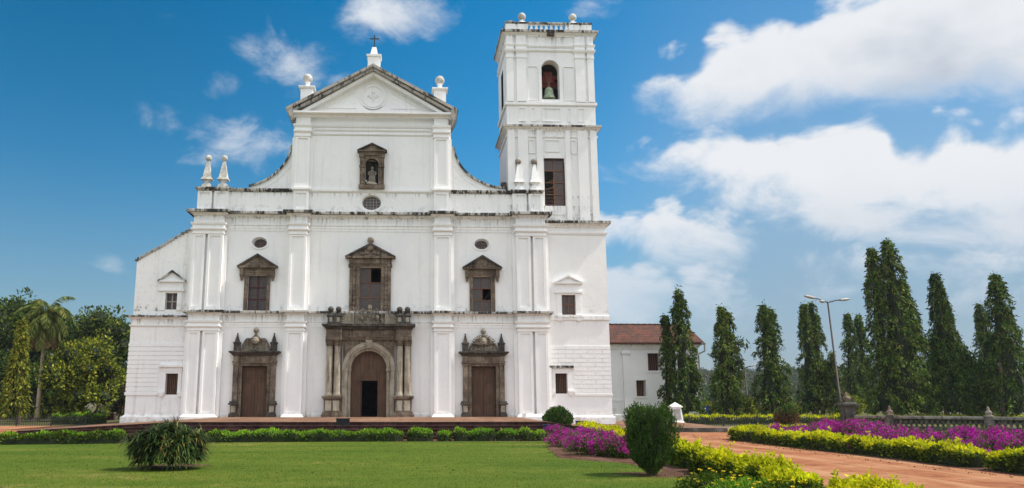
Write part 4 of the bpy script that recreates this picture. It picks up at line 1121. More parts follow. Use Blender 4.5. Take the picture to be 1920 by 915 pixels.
# bell tower ------------------------------------------------------------
TX0, TX1, TY0, TY1 = 9.12, 15.24, .12, 4.7
TC = 12.2
m = MB()
m.wall(TX0, TX1, 13.4, 20.1, TY0, [(11.58, 12.98, 14.62, 17.92)], .4)
for x in (TX0, TX1): m.add([(x, TY0, 13.4), (x, TY1, 13.4), (x, TY1, 20.1), (x, TY0, 20.1)], [(0, 1, 2, 3)])
m.add([(TX0, TY1, 13.4), (TX1, TY1, 13.4), (TX1, TY1, 20.1), (TX0, TY1, 20.1)], [(0, 1, 2, 3)])
m.add([(TX0, TY0, 20.05), (TX1, TY0, 20.05), (TX1, TY1, 20.05), (TX0, TY1, 20.05)], [(0, 1, 2, 3)])
part("tower", m, "white")
m = MB()
m.wall(TX0, TX1, 20.1, 26.9, TY0, [(11.57, 12.81, 22.15, 25.0)], .7)
m.spandrel(12.19, .62, 24.38, 25.0, TY0 + .001, .7)
m.wall(TX0 + .7, TX1 - .7, 20.1, 26.9, TY0 + .7, [(11.57, 12.81, 22.15, 25.0)], .01)
for x in (TX0, TX1):
    m.add([(x, TY0, 20.1), (x, TY1, 20.1), (x, TY1, 22.2), (x, TY0, 22.2)], [(0, 1, 2, 3)])
    m.add([(x, TY0, 22.2), (x, 1.8, 22.2), (x, 1.8, 25.0), (x, TY0, 25.0)], [(0, 1, 2, 3)])
    m.add([(x, 3.0, 22.2), (x, TY1, 22.2), (x, TY1, 25.0), (x, 3.0, 25.0)], [(0, 1, 2, 3)])
    m.add([(x, TY0, 25.0), (x, TY1, 25.0), (x, TY1, 26.9), (x, TY0, 26.9)], [(0, 1, 2, 3)])
m.add([(TX0, TY1, 20.1), (TX1, TY1, 20.1), (TX1, TY1, 26.9), (TX0, TY1, 26.9)], [(0, 1, 2, 3)])
m.add([(TX0, TY0, 27.0), (TX1, TY0, 27.0), (TX1, TY1, 27.0), (TX0, TY1, 27.0)], [(0, 1, 2, 3)])
belfry = part("belfry", m, "white")
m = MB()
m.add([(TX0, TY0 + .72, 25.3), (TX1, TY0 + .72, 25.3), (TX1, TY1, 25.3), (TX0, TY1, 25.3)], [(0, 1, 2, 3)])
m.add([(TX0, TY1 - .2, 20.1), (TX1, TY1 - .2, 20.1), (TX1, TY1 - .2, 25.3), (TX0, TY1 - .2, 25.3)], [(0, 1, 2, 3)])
obj("inner_lining", m, "dark", belfry)  # darkness inside the belfry put into the lining's colour
m = MB(); m.box(10.2, 14.2, 1.15, 1.5, 24.0, 24.32); m.box(10.2, 14.2, 1.2, 1.45, 23.45, 23.75); m.box(11.75, 12.6, 1.1, 1.55, 23.72, 24.02); m.box(11.9, 12.45, 1.12, 1.5, 24.3, 24.6)
for x in (11.72, 12.6): m.box(x - .07, x + .07, 1.12, 1.52, 23.4, 24.3)
obj("bell_beam", m, "redwood", belfry)
tower_path = [(TX0, TY1), (TX0, TY0), (TX1, TY0), (TX1, TY1)]
cornice(tower_path, 19.86, 20.23, .32, .16)
cornice(tower_path, 26.72, 27.16, .34, .2)
part("string_course", MB().sweep([(-.03, 21.66), (.08, 21.66), (.12, 21.72), (.12, 21.9), (-.03, 21.94)], tower_path), "white")
for zz in (25.62, 25.92): part("string_course", MB().sweep([(-.03, zz), (.05, zz), (.11, zz + .1), (.11, zz + .16), (-.03, zz + .18)], tower_path), "white")
part("string_course", MB().sweep([(-.03, 19.36), (.04, 19.36), (.08, 19.42), (.08, 19.5), (-.03, 19.52)], tower_path), "white")
def tower_strips(z0, z1, cap, x_list, nm):
    for a, b in x_list:
        m = MB().box(a, b, TY0 - .14, TY0 + .02, z0, z1)
        if cap:
            pth = [(a, TY0), (a, TY0 - .14), (b, TY0 - .14), (b, TY0)]
            m.sweep([(-.05, cap), (.04, cap), (.04, cap + .12), (.01, cap + .14), (.01, cap + .34), (.12, cap + .5), (.14, cap + .62), (.05, cap + .66), (.05, cap + .8), (.13, cap + .96), (.13, cap + 1.0), (-.05, cap + 1.02)], pth)
        part(nm, m, "white_clean")
tower_strips(21.94, 26.72, 25.1, [(9.14, 9.62), (9.84, 10.52), (13.92, 14.6), (14.78, 15.22)], "pilaster")
tower_strips(13.5, 19.86, 0, [(9.14, 9.62), (9.84, 10.52), (11.1, 11.5), (13.06, 13.4), (13.92, 14.6), (14.78, 15.22)], "pilaster")
def frame(a, b, c, d, t=.05, y=TY0): part("panel_moulding", MB().ring([(a - t, c - t), (b + t, c - t), (b + t, d + t), (a - t, d + t)], [(a, c), (b, c), (b, d), (a, d)], y - .06, y + .02), "white_clean")
frame(11.6, 12.8, 20.58, 21.45); frame(9.98, 10.38, 20.58, 21.45); frame(10.85, 11.05, 20.58, 21.45); frame(13.35, 13.5, 20.58, 21.45); frame(14.1, 14.45, 20.58, 21.45)
frame(11.75, 12.65, 18.42, 19.17); frame(10.62, 10.95, 18.3, 19.17); frame(13.5, 13.8, 18.3, 19.17)
for q in ((11.35, 11.57), (12.81, 13.03)): part("panel_moulding", MB().box(*q, TY0 - .06, TY0 + .02, 22.0, 24.4), "white_clean")
part("arch_moulding", MB().ring(arc_pts(12.19, 24.38, .84, .84, 0, math.pi, 24, True), arc_pts(12.19, 24.38, .62, .62, 0, math.pi, 24, True), TY0 - .058, TY0 + .02, False), "white_clean")
frame(10.62, 11.25, 22.1, 24.5, .05); frame(13.15, 13.8, 22.1, 24.5, .05)
m = MB()
for a, b in ((11.42, 11.58), (12.98, 13.12)): m.box(a, b, TY0 - .04, TY0 + .3, 14.5, 17.7)
m.box(11.62, 12.96, TY0 - .06, TY0 + .3, 17.92, 18.14); m.box(11.56, 13.0, TY0 - .05, TY0 + .3, 14.0, 14.6)
tw = part("window", m, "white", label="large broken brown window in the bell tower")
glazing(tw, 11.58, 12.98, 14.62, 17.92, TY0 + .2, 2, 4, "sash", .04, ((0, 0), (0, 1), (0, 2)))
obj("sash", MB().tube([(11.66, TY0 + .12, 15.75), (12.2, TY0 - .05, 15.9)], [.03, .03], 5).tube([(11.66, TY0 + .12, 16.2), (12.2, TY0 - .05, 16.4)], [.03, .03], 5).tube([(12.2, TY0 - .05, 15.85), (12.2, TY0 - .05, 16.45)], [.03, .03], 5), "sash", tw)
m = MB()
for k in range(6): m.box(11.6, 12.96, TY0 + .245, TY0 + .255, 14.75 + k * .22, 14.79 + k * .22)
obj("lath", m, "sash", tw)
# tower balustrade
bal = part("balustrade", MB().sweep([(-.25, 27.72), (.03, 27.72), (.06, 27.78), (.06, 27.86), (-.25, 27.88)], [(TX0 + .05, TY1), (TX0 + .05, TY0 + .05), (TX1 - .05, TY0 + .05), (TX1 - .05, TY1)]), "ledge")
for k in range(8):
    x = 10.98 + k * .352
    obj("baluster", MB().lathe([(.12, 0), (.12, .05), (.08, .08), (.115, .2), (.115, .28), (.07, .44), (.1, .5), (.1, .56)], (x, TY0 + .2, 27.17), 10), "white_dirty", bal)
for k in range(7):
    obj("baluster", MB().lathe([(.12, 0), (.12, .05), (.08, .08), (.115, .2), (.115, .28), (.07, .44), (.1, .5), (.1, .56)], (TX0 + .2, 1.1 + k * .42, 27.17), 10), "white_dirty", bal)
m = MB()
for a, b in ((9.15, 9.85), (10.0, 10.72), (13.62, 14.32), (14.5, 15.2)):
    obj("pier", MB().box(a, b, TY0 + .03, TY0 + .6, 27.14, 27.73), "white_dirty", bal)
m = MB(); m.box(9.85, 10.0, TY0 + .1, TY0 + .6, 27.14, 27.73); m.box(14.32, 14.5, TY0 + .1, TY0 + .6, 27.14, 27.73); m.box(TX0 + .06, TX0 + .6, TY1 - .8, TY1, 27.14, 27.73)
obj("infill", m, "white_dirty", bal)
for x in (10.34, 13.94):
    f_ = obj("ball_finial", MB().taper(x, TY0 + .3, 27.86, 27.96, .5, .5, .4, .4).lathe([(.2, 0), (.1, .1), (.12, .22)], (x, TY0 + .3, 27.96), 12), "white_dirty", bal)
    obj("ball", MB().ball((x, TY0 + .3, 28.38), .28, 16), "aged", bal, True)
obj("finial_stump", MB().lathe([(.3, 0), (.24, .12), (.1, .2), (.01, .22)], (9.5, TY0 + .3, 27.86), 10), "statue", bal)
obj("loose_masonry", MB().box(12.0, 12.5, TY0 - .3, TY0 + .1, 26.75, 27.0), "stone_dark", church)
obj("roof_vent", MB().box(8.72, 9.05, .4, 1.0, 15.5, 16.3), "stone_dark", church)

# the bell hangs in the arch; the statue stands in the niche
bell = thing("bell", "green bronze bell hanging in the open arch of the tower", "bell", (12.14, .52, 22.30))
m = MB().lathe([(.47, .0), (.46, .05), (.39, .14), (.33, .34), (.30, .6), (.25, .76), (.13, .86), (.05, .9), (.04, 1.0)], (0, 0, 0), 24)
obj("bell_body", m, "bronze", bell, True)
m = MB()
for a in (-.22, -.08, .08, .22): m.tube([(a * .3, 0, .95), (a, -.12, 1.9)], [.015, .015], 6)
m.tube([(0, 0, .9), (0, 0, 1.3)], [.05, .05], 8)
obj("hanger", m, "sash", bell)
st = thing("statue", "grey stone figure of a robed saint standing in the niche above the oval window", "statue", (0.02, -.02, 15.83))
m = MB().lathe([(.24, 0), (.26, .06), (.21, .3), (.19, .55), (.15, .72), (.19, .9), (.18, 1.0), (.07, 1.08), (.06, 1.12)], (0, 0, 0), 16)
for s in (-1, 1):
    m.tube([(s * .18, 0, .98), (s * .25, -.06, .8), (s * .14, -.2, .66)], [.07, .065, .04], 8)
    for k in range(3): m.tube([(s * (.05 + .06 * k), -.16, .7), (s * (.07 + .07 * k), -.23, .05)], [.03, .035], 6)
m.ball((0, -.02, 1.22), .095, 12, 1.25)
obj("body", m, "statue", st, True)
m = MB().ball((0, .01, 1.25), .105, 10); obj("veil", m, "stone_dark", st, True)
st2 = thing("statue", "pale stone figure lying at the feet of the saint in the niche", "statue", (.0, -.27, 15.83))
m = MB().tube([(-.34, 0, .13), (-.2, 0, .14), (.05, 0, .11), (.28, 0, .09), (.38, -.02, .05)], [.07, .11, .10, .07, .04], 10); m.ball((-.36, 0, .27), .075, 10); m.tube([(-.28, -.06, .17), (-.12, -.1, .1), (-.02, -.08, .2)], [.045, .04, .03], 7)
obj("body", m, "palest", st2, True)

# ================================================================== GROUND, TERRACE, PATHS
def sheet(name, polys, mat, z):
    mb = MB()
    for p in polys: mb.add([(x, y, z) for x, y in p], [tuple(range(len(p)))])
    return structure(name, mb, mat)
def grid_sheet(name, x0, x1, y0, y1, nx, ny, zf, mat):
    mb = MB(); v = [(x0 + (x1 - x0) * i / nx, y0 + (y1 - y0) * j / ny) for j in range(ny + 1) for i in range(nx + 1)]
    mb.add([(x, y, zf(x, y)) for x, y in v], [(j * (nx + 1) + i, j * (nx + 1) + i + 1, (j + 1) * (nx + 1) + i + 1, (j + 1) * (nx + 1) + i) for j in range(ny) for i in range(nx)])
    return structure(name, mb, mat)
sheet("ground", [[(-1500, -300), (1500, -300), (1500, 3000), (-1500, 3000)]], "ground", 0.0)
sheet("dirt_path", [[(-90, -13.3), (-4, -13.3), (14, -13.1), (33, -12.2), (33, 5.2), (20, 6.0), (-17, 9.0), (-90, 6.5)], [(10.0, -70), (18.6, -70), (18.6, -12.99), (14, -13.1), (10.5, -13.12)]], "earth", .010)
def ragged(pts, step, amp, seed):
    r_ = random.Random(seed); out = []
    for a, b in zip(pts, pts[1:]):
        L = math.dist(a, b); n = max(1, int(L / step)); nx, ny = (b[1] - a[1]) / L, (a[0] - b[0]) / L
        for i in range(n):
            o = r_.gauss(0, amp) if i else 0
            out.append((a[0] + (b[0] - a[0]) * i / n + nx * o, a[1] + (b[1] - a[1]) * i / n + ny * o))
    return out + [pts[-1]]
sheet("lawn", [[(-90, -70)] + ragged([(8.9, -70), (8.9, -37), (9.3, -32.5), (9.0, -28), (7.4, -25.5), (7.9, -20), (8.9, -14.9), (-4, -14.9), (-90, -17.8)], .35, .09, 3)], "lawn", .022)
sheet("flower_bed", [[(8.9, -14.9), (7.9, -20), (7.4, -25.5), (9.0, -28), (9.3, -32.5), (8.9, -37), (8.9, -70), (10.6, -70), (11.2, -20), (12.3, -7.0), (10.2, -8)], [(-90, -17.8), (-4, -14.9), (8.9, -14.9), (8.9, -13.6), (-4, -13.6), (-90, -16.4)],
                     [(17.7, -70), (23.4, -70), (23.4, -13), (20, -11.8), (17.6, -13.2)]], "bed", .016)
sheet("road", [[(20.5, 1.9), (34, 1.4), (34, 4.6), (20.5, 5.1)]], "asphalt", .018)
def slope(x):
    if x < -9: return 1 - .50 * min(1, (-9 - x) / 7.0)
    if x > 9.4: return 1 - .45 * min(1, (x - 9.4) / 2.4)
    return 1.0
TX = [-16.3] + [-16 + .5 * k for k in range(56)] + [11.7]
mb = MB()
for k in range(5):
    o0, o1 = .34 * k, .34 * (k + 1)
    z0, z1 = .8 - .16 * (k + 1), .8 - .16 * k
    pth = [(TX[0], 2.0), (TX[0], -5), (TX[0], -11.5)] + [(x, -11.5) for x in TX[1:]] + [(TX[-1], -5), (TX[-1], -.2)]
    mb.sweep([(o0 - .34 if k else -.6, z0 - .02), (o1 - .34, z0 - .02), (o1 - .34, z1 - .06), (o1 - .30, z1 - .05), (o1 - .30, z1 - .003), (o0 - .34 if k else -.6, z1 - .003)], pth)
mb.v = [(x, y, z * slope(x)) for x, y, z in mb.v]
structure("terrace_steps", mb, "step")
grid_sheet("terrace", TX[0] - .02, TX[-1] + .02, -11.52, 1.0, 56, 2, lambda x, y: .8 * slope(x) + .001, "terrace")
grid_sheet("pavement", 11.7, 21, -4.6, 8, 10, 3, lambda x, y: .26 + .02 * max(0, min(y + 5, 5)), "terrace")
structure("pavement_kerb", MB().box(11.72, 21.05, -4.75, -4.6, -.1, .262), "mossy")

# hills beyond the road
def hz(x, y):
    t = max(0.0, min(1.0, (y - 150) / 210.0)); t = t * t * (3 - 2 * t)
    h = 12.5 + 2.2 * math.sin(x * .012 + .7) + 1.5 * math.sin(x * .031 + 1.2) + 1.3 * math.sin(x * .06 + y * .02)
    return t * h - .3
grid_sheet("hills", -420, 700, 150, 620, 90, 24, hz, "hill")

# ================================================================== PLANTS
CORE_KW = dict(n=14, wob=.18)
def clump_leaves(centres, radii, per, L, Wd, up=.2, flat=1.0, shell=.35):
    c = np.repeat(np.asarray(centres, float), per, 0); r = np.repeat(np.asarray(radii, float), per)[:, None]
    d = unit(len(c)); d[:, 2] = d[:, 2] * flat + .25 * np.abs(d[:, 2])
    P = c + d * r * (1 - shell * RNG.random((len(c), 1)))
    D = d * .7 + unit(len(c)) * .8; D[:, 2] += up
    k = RNG.uniform(.65, 1.25, (len(c), 1))
    return leaf_arrays(P, D, L * k, Wd * k)

def hedge(path, width, height, per_m, label, group, mats, leaf=.085, new_lit_top=.6, seed=0, bare=.15, wob=.10, sprout=0.0, cat="hedge"):
    """clipped hedge along a plan line: dense inside, leafy skin, fresh growth and sunlit tone coloured in on top"""
    P = [Vector((*p, 0)) for p in path]
    base = P[0].copy()
    t = thing("hedge", label, cat, base, group)
    seg = [(P[i + 1] - P[i]).length for i in range(len(P) - 1)]; Ltot = sum(seg)
    rr = random.Random(seed); ph = [rr.uniform(0, 6.28) for _ in range(6)]
    def along(s):
        for i, l in enumerate(seg):
            if s <= l or i == len(seg) - 1:
                d = (P[i + 1] - P[i]).normalized(); return P[i] - base + d * s, d
            s -= l
    def lumpf(s): return 1 + wob * (math.sin(s * 2.6 + ph[0]) + .8 * math.sin(s * 5.7 + ph[1]) + .6 * math.sin(s * 1.1 + ph[2])) / 1.6
    def endf(s):
        e = min(s, Ltot - s) / (width * .5); return 1 if e >= 1 else math.sqrt(max(0.02, 1 - (1 - e) ** 2))
    # inside
    mb = MB(); n = max(4, int(Ltot / .35)); ring = []
    for i in range(n + 1):
        s = Ltot * i / n; p, d = along(s); q = Vector((d.y, -d.x, 0)); f = endf(s) * .80 * (.94 + .06 * lumpf(s)); h = height * lumpf(s) * (.60 + .22 * endf(s))
        for k in range(9):
            a = math.pi * k / 8
            cx_ = math.copysign(abs(math.cos(a)) ** .6, math.cos(a)); sz = abs(math.sin(a)) ** .6
            v = p + q * (cx_ * width / 2 * f); mb.v.append((v.x, v.y, .02 + sz * h))
    for i in range(n):
        for k in range(8): mb.f.append((i * 9 + k, i * 9 + k + 1, (i + 1) * 9 + k + 1, (i + 1) * 9 + k))
    mb.f += [tuple(range(9)), tuple(range(n * 9, n * 9 + 9))]
    obj("stems", mb, "core", t)  # solid filler body, its dark colour carries the shade between leaves
    N = int(per_m * Ltot); S = RNG.uniform(0, Ltot, N)
    A = RNG.uniform(-.06, math.pi + .06, N)
    pos = np.zeros((N, 3)); nrm = np.zeros((N, 3)); keep = np.ones(N, bool); topness = np.zeros(N)
    for i in range(N):
        s, a = S[i], A[i]; p, d = along(s); q = Vector((d.y, -d.x, 0)); f = endf(s); lf = lumpf(s)
        cx_ = math.copysign(abs(math.cos(a)) ** .55, math.cos(a)); sz = max(math.sin(a), 0) ** .55
        dp = RNG.uniform(.82, 1.05) + .06 * math.sin(s * 9 + a * 3 + ph[3])
        v = p + q * (cx_ * width / 2 * f * dp) + Vector((0, 0, height * lf * sz * dp * (.7 + .3 * f)))
        pos[i] = v; nrm[i] = q * math.cos(a) + Vector((0, 0, max(math.sin(a), 0) + .3))
        topness[i] = v.z / (height * lf)
        if v.z < height * .45 and RNG.random() < bare * (1.3 + math.sin(s * 1.9 + ph[4])) * 1.2: keep[i] = False
    pos, nrm, topness = pos[keep], nrm[keep], topness[keep]
    D = nrm * .8 + unit(len(pos)) * .75
    k = RNG.uniform(.6, 1.3, len(pos))
    fresh = (topness + RNG.normal(0, .09, len(pos)) + .10 * np.sin(S[keep] * 4.1 + ph[5])) > new_lit_top  # fresh top growth; sunlit tops and shaded fronts also put into the colours
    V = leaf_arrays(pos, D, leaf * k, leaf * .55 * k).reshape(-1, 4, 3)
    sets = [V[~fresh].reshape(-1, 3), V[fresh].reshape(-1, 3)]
    if sprout:
        ns = int(sprout * Ltot); ext = []
        for i in range(ns):
            s = RNG.uniform(.1, Ltot - .1); p, d = along(s); q = Vector((d.y, -d.x, 0)); off = RNG.uniform(-.4, .4) * width
            hh = RNG.uniform(.08, .28); b0 = np.array(p + q * off) + [0, 0, height * lumpf(s) * .95]
            tl = np.array([RNG.normal(0, .35), RNG.normal(0, .35), 1.0]); m = 16
            u = RNG.uniform(0, 1, (m, 1)); ext.append(leaf_arrays(b0 + tl * hh * u, unit(m) * .8 + [0, 0, .6], leaf * 1.0, leaf * .55))
        sets[1] = np.concatenate([sets[1]] + ext)
    leaf_obj("foliage", sets, mats, t)
    return t

def trunk_mb(mb, p0, p1, r0, r1, wob=.1, n=6, seed=0):
    rr = random.Random(seed); p0, p1 = Vector(p0), Vector(p1)
    pts = [p0.lerp(p1, i / n) + (Vector((rr.uniform(-wob, wob), rr.uniform(-wob, wob), 0)) if 0 < i < n else Vector()) for i in range(n + 1)]
    return mb.tube(pts, [r0 + (r1 - r0) * i / n for i in range(n + 1)], 8)

def column_tree(loc, spires, label, group, mat="ashoka", dens=1.0, droop=None, seed=0, lf=.30, name="columnar_tree", trunk="bark"):
    """mast tree with hanging leaves; spires: (dx, dy, height, radius)"""
    t = thing(name, label, "tree", loc, group)
    tr = MB(); core = MB(); VS = []
    for si, (dx, dy, H, R) in enumerate(spires):
        trunk_mb(tr, (dx * .3, dy * .3, 0), (dx, dy, H * .97), .17, .03, .05, 8, seed + si)
        def rad_at(z):
            u = z / H
            return R * (max(0, 1 - u) ** .58 * .90 + .09) * min(1.06, .72 + u * 3.4) * (1.10 - .12 * u) * (1 + .12 * math.sin(z * 2.1 + si * 2 + seed) + .08 * math.sin(z * 5.3 + seed))
        cz = [.9 + (H - 1.3) * i / 12 for i in range(13)]
        core.lathe([(max(.05, rad_at(z) * .42 * (1 + .2 * math.sin(z * 4 + si))), z) for z in cz], (dx, dy, 0), 9)
        B = int(H * 13 * dens * (.6 + R * .45))
        for b in range(B):
            z = .9 + (H - .8) * (RNG.random() ** .9)
            th = RNG.uniform(0, 2 * math.pi); rmax = rad_at(z); m = int(RNG.integers(24, 44))
            u = RNG.random((m, 1)) ** .8
            out = np.array([math.cos(th), math.sin(th), 0]); hang = min(RNG.uniform(.5, 1.15), z - .35)
            r = rmax * (.35 + .72 * np.sin(np.minimum(u * 1.9, math.pi / 2)))
            pos = np.array([dx, dy, z + .25]) + out * r + np.array([0, 0, -1]) * hang * u ** 1.6 + RNG.normal(0, .09, (m, 3)) * [1, 1, .8]
            pos[:, 2] = np.minimum(pos[:, 2], H + .1)
            D = out * .45 + np.array([0, 0, -.85]) + RNG.normal(0, .45, (m, 3))
            k = RNG.uniform(.6, 1.2, m)
            VS.append(leaf_arrays(pos, D, lf * k, lf * .36 * k))
        tip = np.array([[dx, dy, H - .2]]) + RNG.normal(0, .16, (60, 3)) * [1, 1, 1.6]
        VS.append(leaf_arrays(tip, RNG.normal(0, .5, (60, 3)) + [0, 0, -.3], lf * .8, lf * .3))
    if droop is not None:
        for (x0, z0, x1, z1, z2, m0) in droop:                # an overhanging leafy bough: rises from the stem, arches and hangs
            for b in range(m0):
                u = RNG.random(); y_ = RNG.normal(0, .45)
                p = np.array([x0 + (x1 - x0) * u, y_, z0 + (z1 - z0) * u])
                m = 34; q = RNG.random((m, 1)); low = z2 + RNG.uniform(0, 1.0)
                pos = p + np.array([0, 0, -1]) * np.maximum(p[2] - low, .3) * q + RNG.normal(0, .15, (m, 3))
                VS.append(leaf_arrays(pos, np.array([0.1, 0, -.9]) + RNG.normal(0, .45, (m, 3)), lf * RNG.uniform(.6, 1.2, m), lf * .34))
            trunk_mb(tr, (0, 0, z0 - .5), (x1, 0, z1 - .2), .1, .03, .1, 6, seed + 50)
    obj("trunk", tr, trunk, t)
    obj("shade_core", core, "core", t)
    leaf_obj("crown", [np.concatenate(VS)], [mat], t)
    return t

def broad_tree(loc, H, rx, ry, z0, label, group, mats, n_cl=70, per=150, leaf=.3, seed=0, mixf=.2, trunk_r=.3, name="leafy_tree", cat="tree"):
    t = thing(name, label, cat, loc, group)
    rr = np.random.default_rng(seed)
    zc, rz_ = (H + z0) / 2, (H - z0) / 2
    d = rr.normal(size=(n_cl, 3)); d /= np.linalg.norm(d, axis=1, keepdims=True); d[:, 2] = np.where(d[:, 2] < -.3, -d[:, 2] * .6, d[:, 2])
    k = rr.uniform(.55, .92, (n_cl, 1)) * (1 + .12 * np.sin(3 * np.arctan2(d[:, 1:2], d[:, 0:1]) + seed))
    c = d * k * [rx, ry, rz_] + [0, 0, zc]
    low = rr.uniform(-1, 1, (n_cl // 3, 3)) * [rx * .75, ry * .75, rz_ * .5] + [0, 0, z0 + rz_ * .45]
    c = np.concatenate([c, low]); r = rr.uniform(.16, .30, len(c)) * min(rx, rz_) * 1.15
    top = c + [0, 0, 0]
    s1 = clump_leaves(c, r, int(per * (1 - mixf)), leaf, leaf * .5, .1)
    s2 = clump_leaves(top, r * 1.03, max(4, int(per * mixf)), leaf, leaf * .5, .45)
    tr = MB(); trunk_mb(tr, (0, 0, 0), (0, 0, zc), trunk_r, trunk_r * .5, .15, 6, seed)
    for q in c[::6]: trunk_mb(tr, (0, 0, max(z0 * .7, zc * .35)), tuple(q), trunk_r * .4, .04, .2, 5, seed + 3)
    obj("trunk", tr, "bark", t)
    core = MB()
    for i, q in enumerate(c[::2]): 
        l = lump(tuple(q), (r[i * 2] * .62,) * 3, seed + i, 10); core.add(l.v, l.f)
    obj("shade_core", core, "core", t)
    leaf_obj("crown", [s1, s2], mats, t)
    return t

def pxm(Y): return (Y + 52) / FPX          # metres per photograph pixel at that depth

# --- mast trees on the right, beyond the road
RT = [(1278, 16, [(1273, 545, 28, 0), (1249, 592, 14, .4), (1296, 672, 22, .3)], "slim dark mast tree with two tops standing against the red roofed wing"),
      (1361, 19, [(1351, 577, 25, 0), (1367, 587, 25, .5)], "dark mast tree behind the fence with a leafy sprig reaching right"),
      (1441, 19, [(1431, 573, 26, 0), (1447, 580, 26, .4)], "dark mast tree between the small far lamp and the leaning lamp"),
      (1528, 24, [(1506, 572, 19, 0), (1526, 569, 24, .4), (1553, 664, 19, -.5)], "mast tree with two narrow tops just left of the leaning lamp pole"),
      (1600, 33, [(1588, 590, 21, 0), (1613, 590, 16, .5)], "thinner mast tree seen behind the gate pillar"),
      (1672, 13, [(1638, 466, 28, .3), (1664, 453, 44, 0), (1697, 525, 38, .6)], "tallest and broadest mast tree with three tops behind the balustrade"),
      (1772, 13, [(1753, 515, 27, 0), (1772, 560, 36, .5)], "mast tree whose lower boughs droop far out to the right"),
      (1872, 11, [(1866, 517, 36, 0), (1886, 575, 40, .5)], "mast tree behind the urn at the far right of the balustrade"),
      (1842, 24, [(1836, 572, 20, 0), (1850, 590, 18, .4)], "smaller mast tree showing behind the rightmost tall one")]
for i, (bx, Y, sp, lab) in enumerate(RT):
    b = at(bx, 785, Y); s = pxm(Y); q = []
    for px, top, hw, dy in sp:
        p = at(px, top, Y); q.append((p.x - b.x, dy, p.z, hw * s * 1.0))
    dr = None
    if i == 1: dr = [(.8, 6.6, 2.1, 7.3, 6.2, 7)]
    if i == 6: dr = [(-1.0, 7.4, 1.2, 6.4, .9, 90), (.9, 6.7, 2.0, 6.1, .7, 130), (1.9, 6.2, 3.3, 4.7, .6, 190)]
    column_tree((b.x, Y, 0), q, lab, "mast trees beyond the road", droop=dr, seed=i * 7, dens=1.0 if i != 5 else 1.15, trunk="bark" if i != 4 else "palest")

# --- trees on the left
def left_tree(px, Y, top, hw, lowpx, label, mats, **k):
    b = at(px, 780, Y); s = pxm(Y); H = at(px, top, Y).z; z0 = max(.3, at(px, lowpx, Y).z)
    return broad_tree((b.x, Y, 0), H, hw * s, hw * s * .9, z0, label, "broad leaved trees left of the cathedral", mats, **k)
left_tree(8, 34, 550, 66, 760, "tall dark tree at the left behind the yellow mast tree", ["broad", "broad"], n_cl=90, per=150, leaf=.42, seed=3)
left_tree(183, 40, 574, 62, 740, "large dark green tree beside the left wing of the cathedral", ["broad", "broad2"], n_cl=95, per=160, leaf=.42, seed=5, mixf=.12)
left_tree(152, 22, 644, 72, 772, "lower olive green tree with sunlit yellow leaves", ["broad2", "broad2"], n_cl=85, per=150, leaf=.32, seed=8, mixf=.5)
left_tree(95, 50, 585, 55, 745, "dark tree showing behind the palm trunk", ["broad", "broad"], n_cl=70, per=130, leaf=.45, seed=12)
left_tree(238, 46, 672, 30, 770, "small bright tree peeping out next to the white wing", ["broad", "broad2"], n_cl=40, per=120, leaf=.32, seed=14, mixf=.4)
left_tree(222, 30, 705, 26, 782, "reddish dry bush under the trees by the wing", ["brownleaf", "broad"], n_cl=40, per=90, leaf=.26, seed=15, mixf=.5, trunk_r=.08)
left_tree(62, 28, 690, 40, 780, "shaded shrubby tree between palm and yellow mast tree", ["broad", "broad2"], n_cl=50, per=110, leaf=.3, seed=17, mixf=.15, trunk_r=.12)
left_tree(-25, 30, 640, 50, 780, "dark shrubby tree at the left edge", ["broad", "broad"], n_cl=50, per=110, leaf=.34, seed=18, trunk_r=.15)
left_tree(104, 30, 715, 34, 784, "dark understorey bush right of the palm trunk", ["broad", "broad2"], n_cl=40, per=100, leaf=.26, seed=19, mixf=.15, trunk_r=.08)
b = at(40, 790, 14)
q = [(at(44, 602, 14).x - b.x, 0, at(44, 602, 14).z, 18 * pxm(14)), (at(27, 660, 14).x - b.x, .4, at(27, 660, 14).z, 17 * pxm(14))]
column_tree((b.x, 14, 0), q, "yellowing mast tree left of the leaning palm", "mast trees left of the cathedral", mat="ashoka_y", seed=91, lf=.32, dens=2.0)

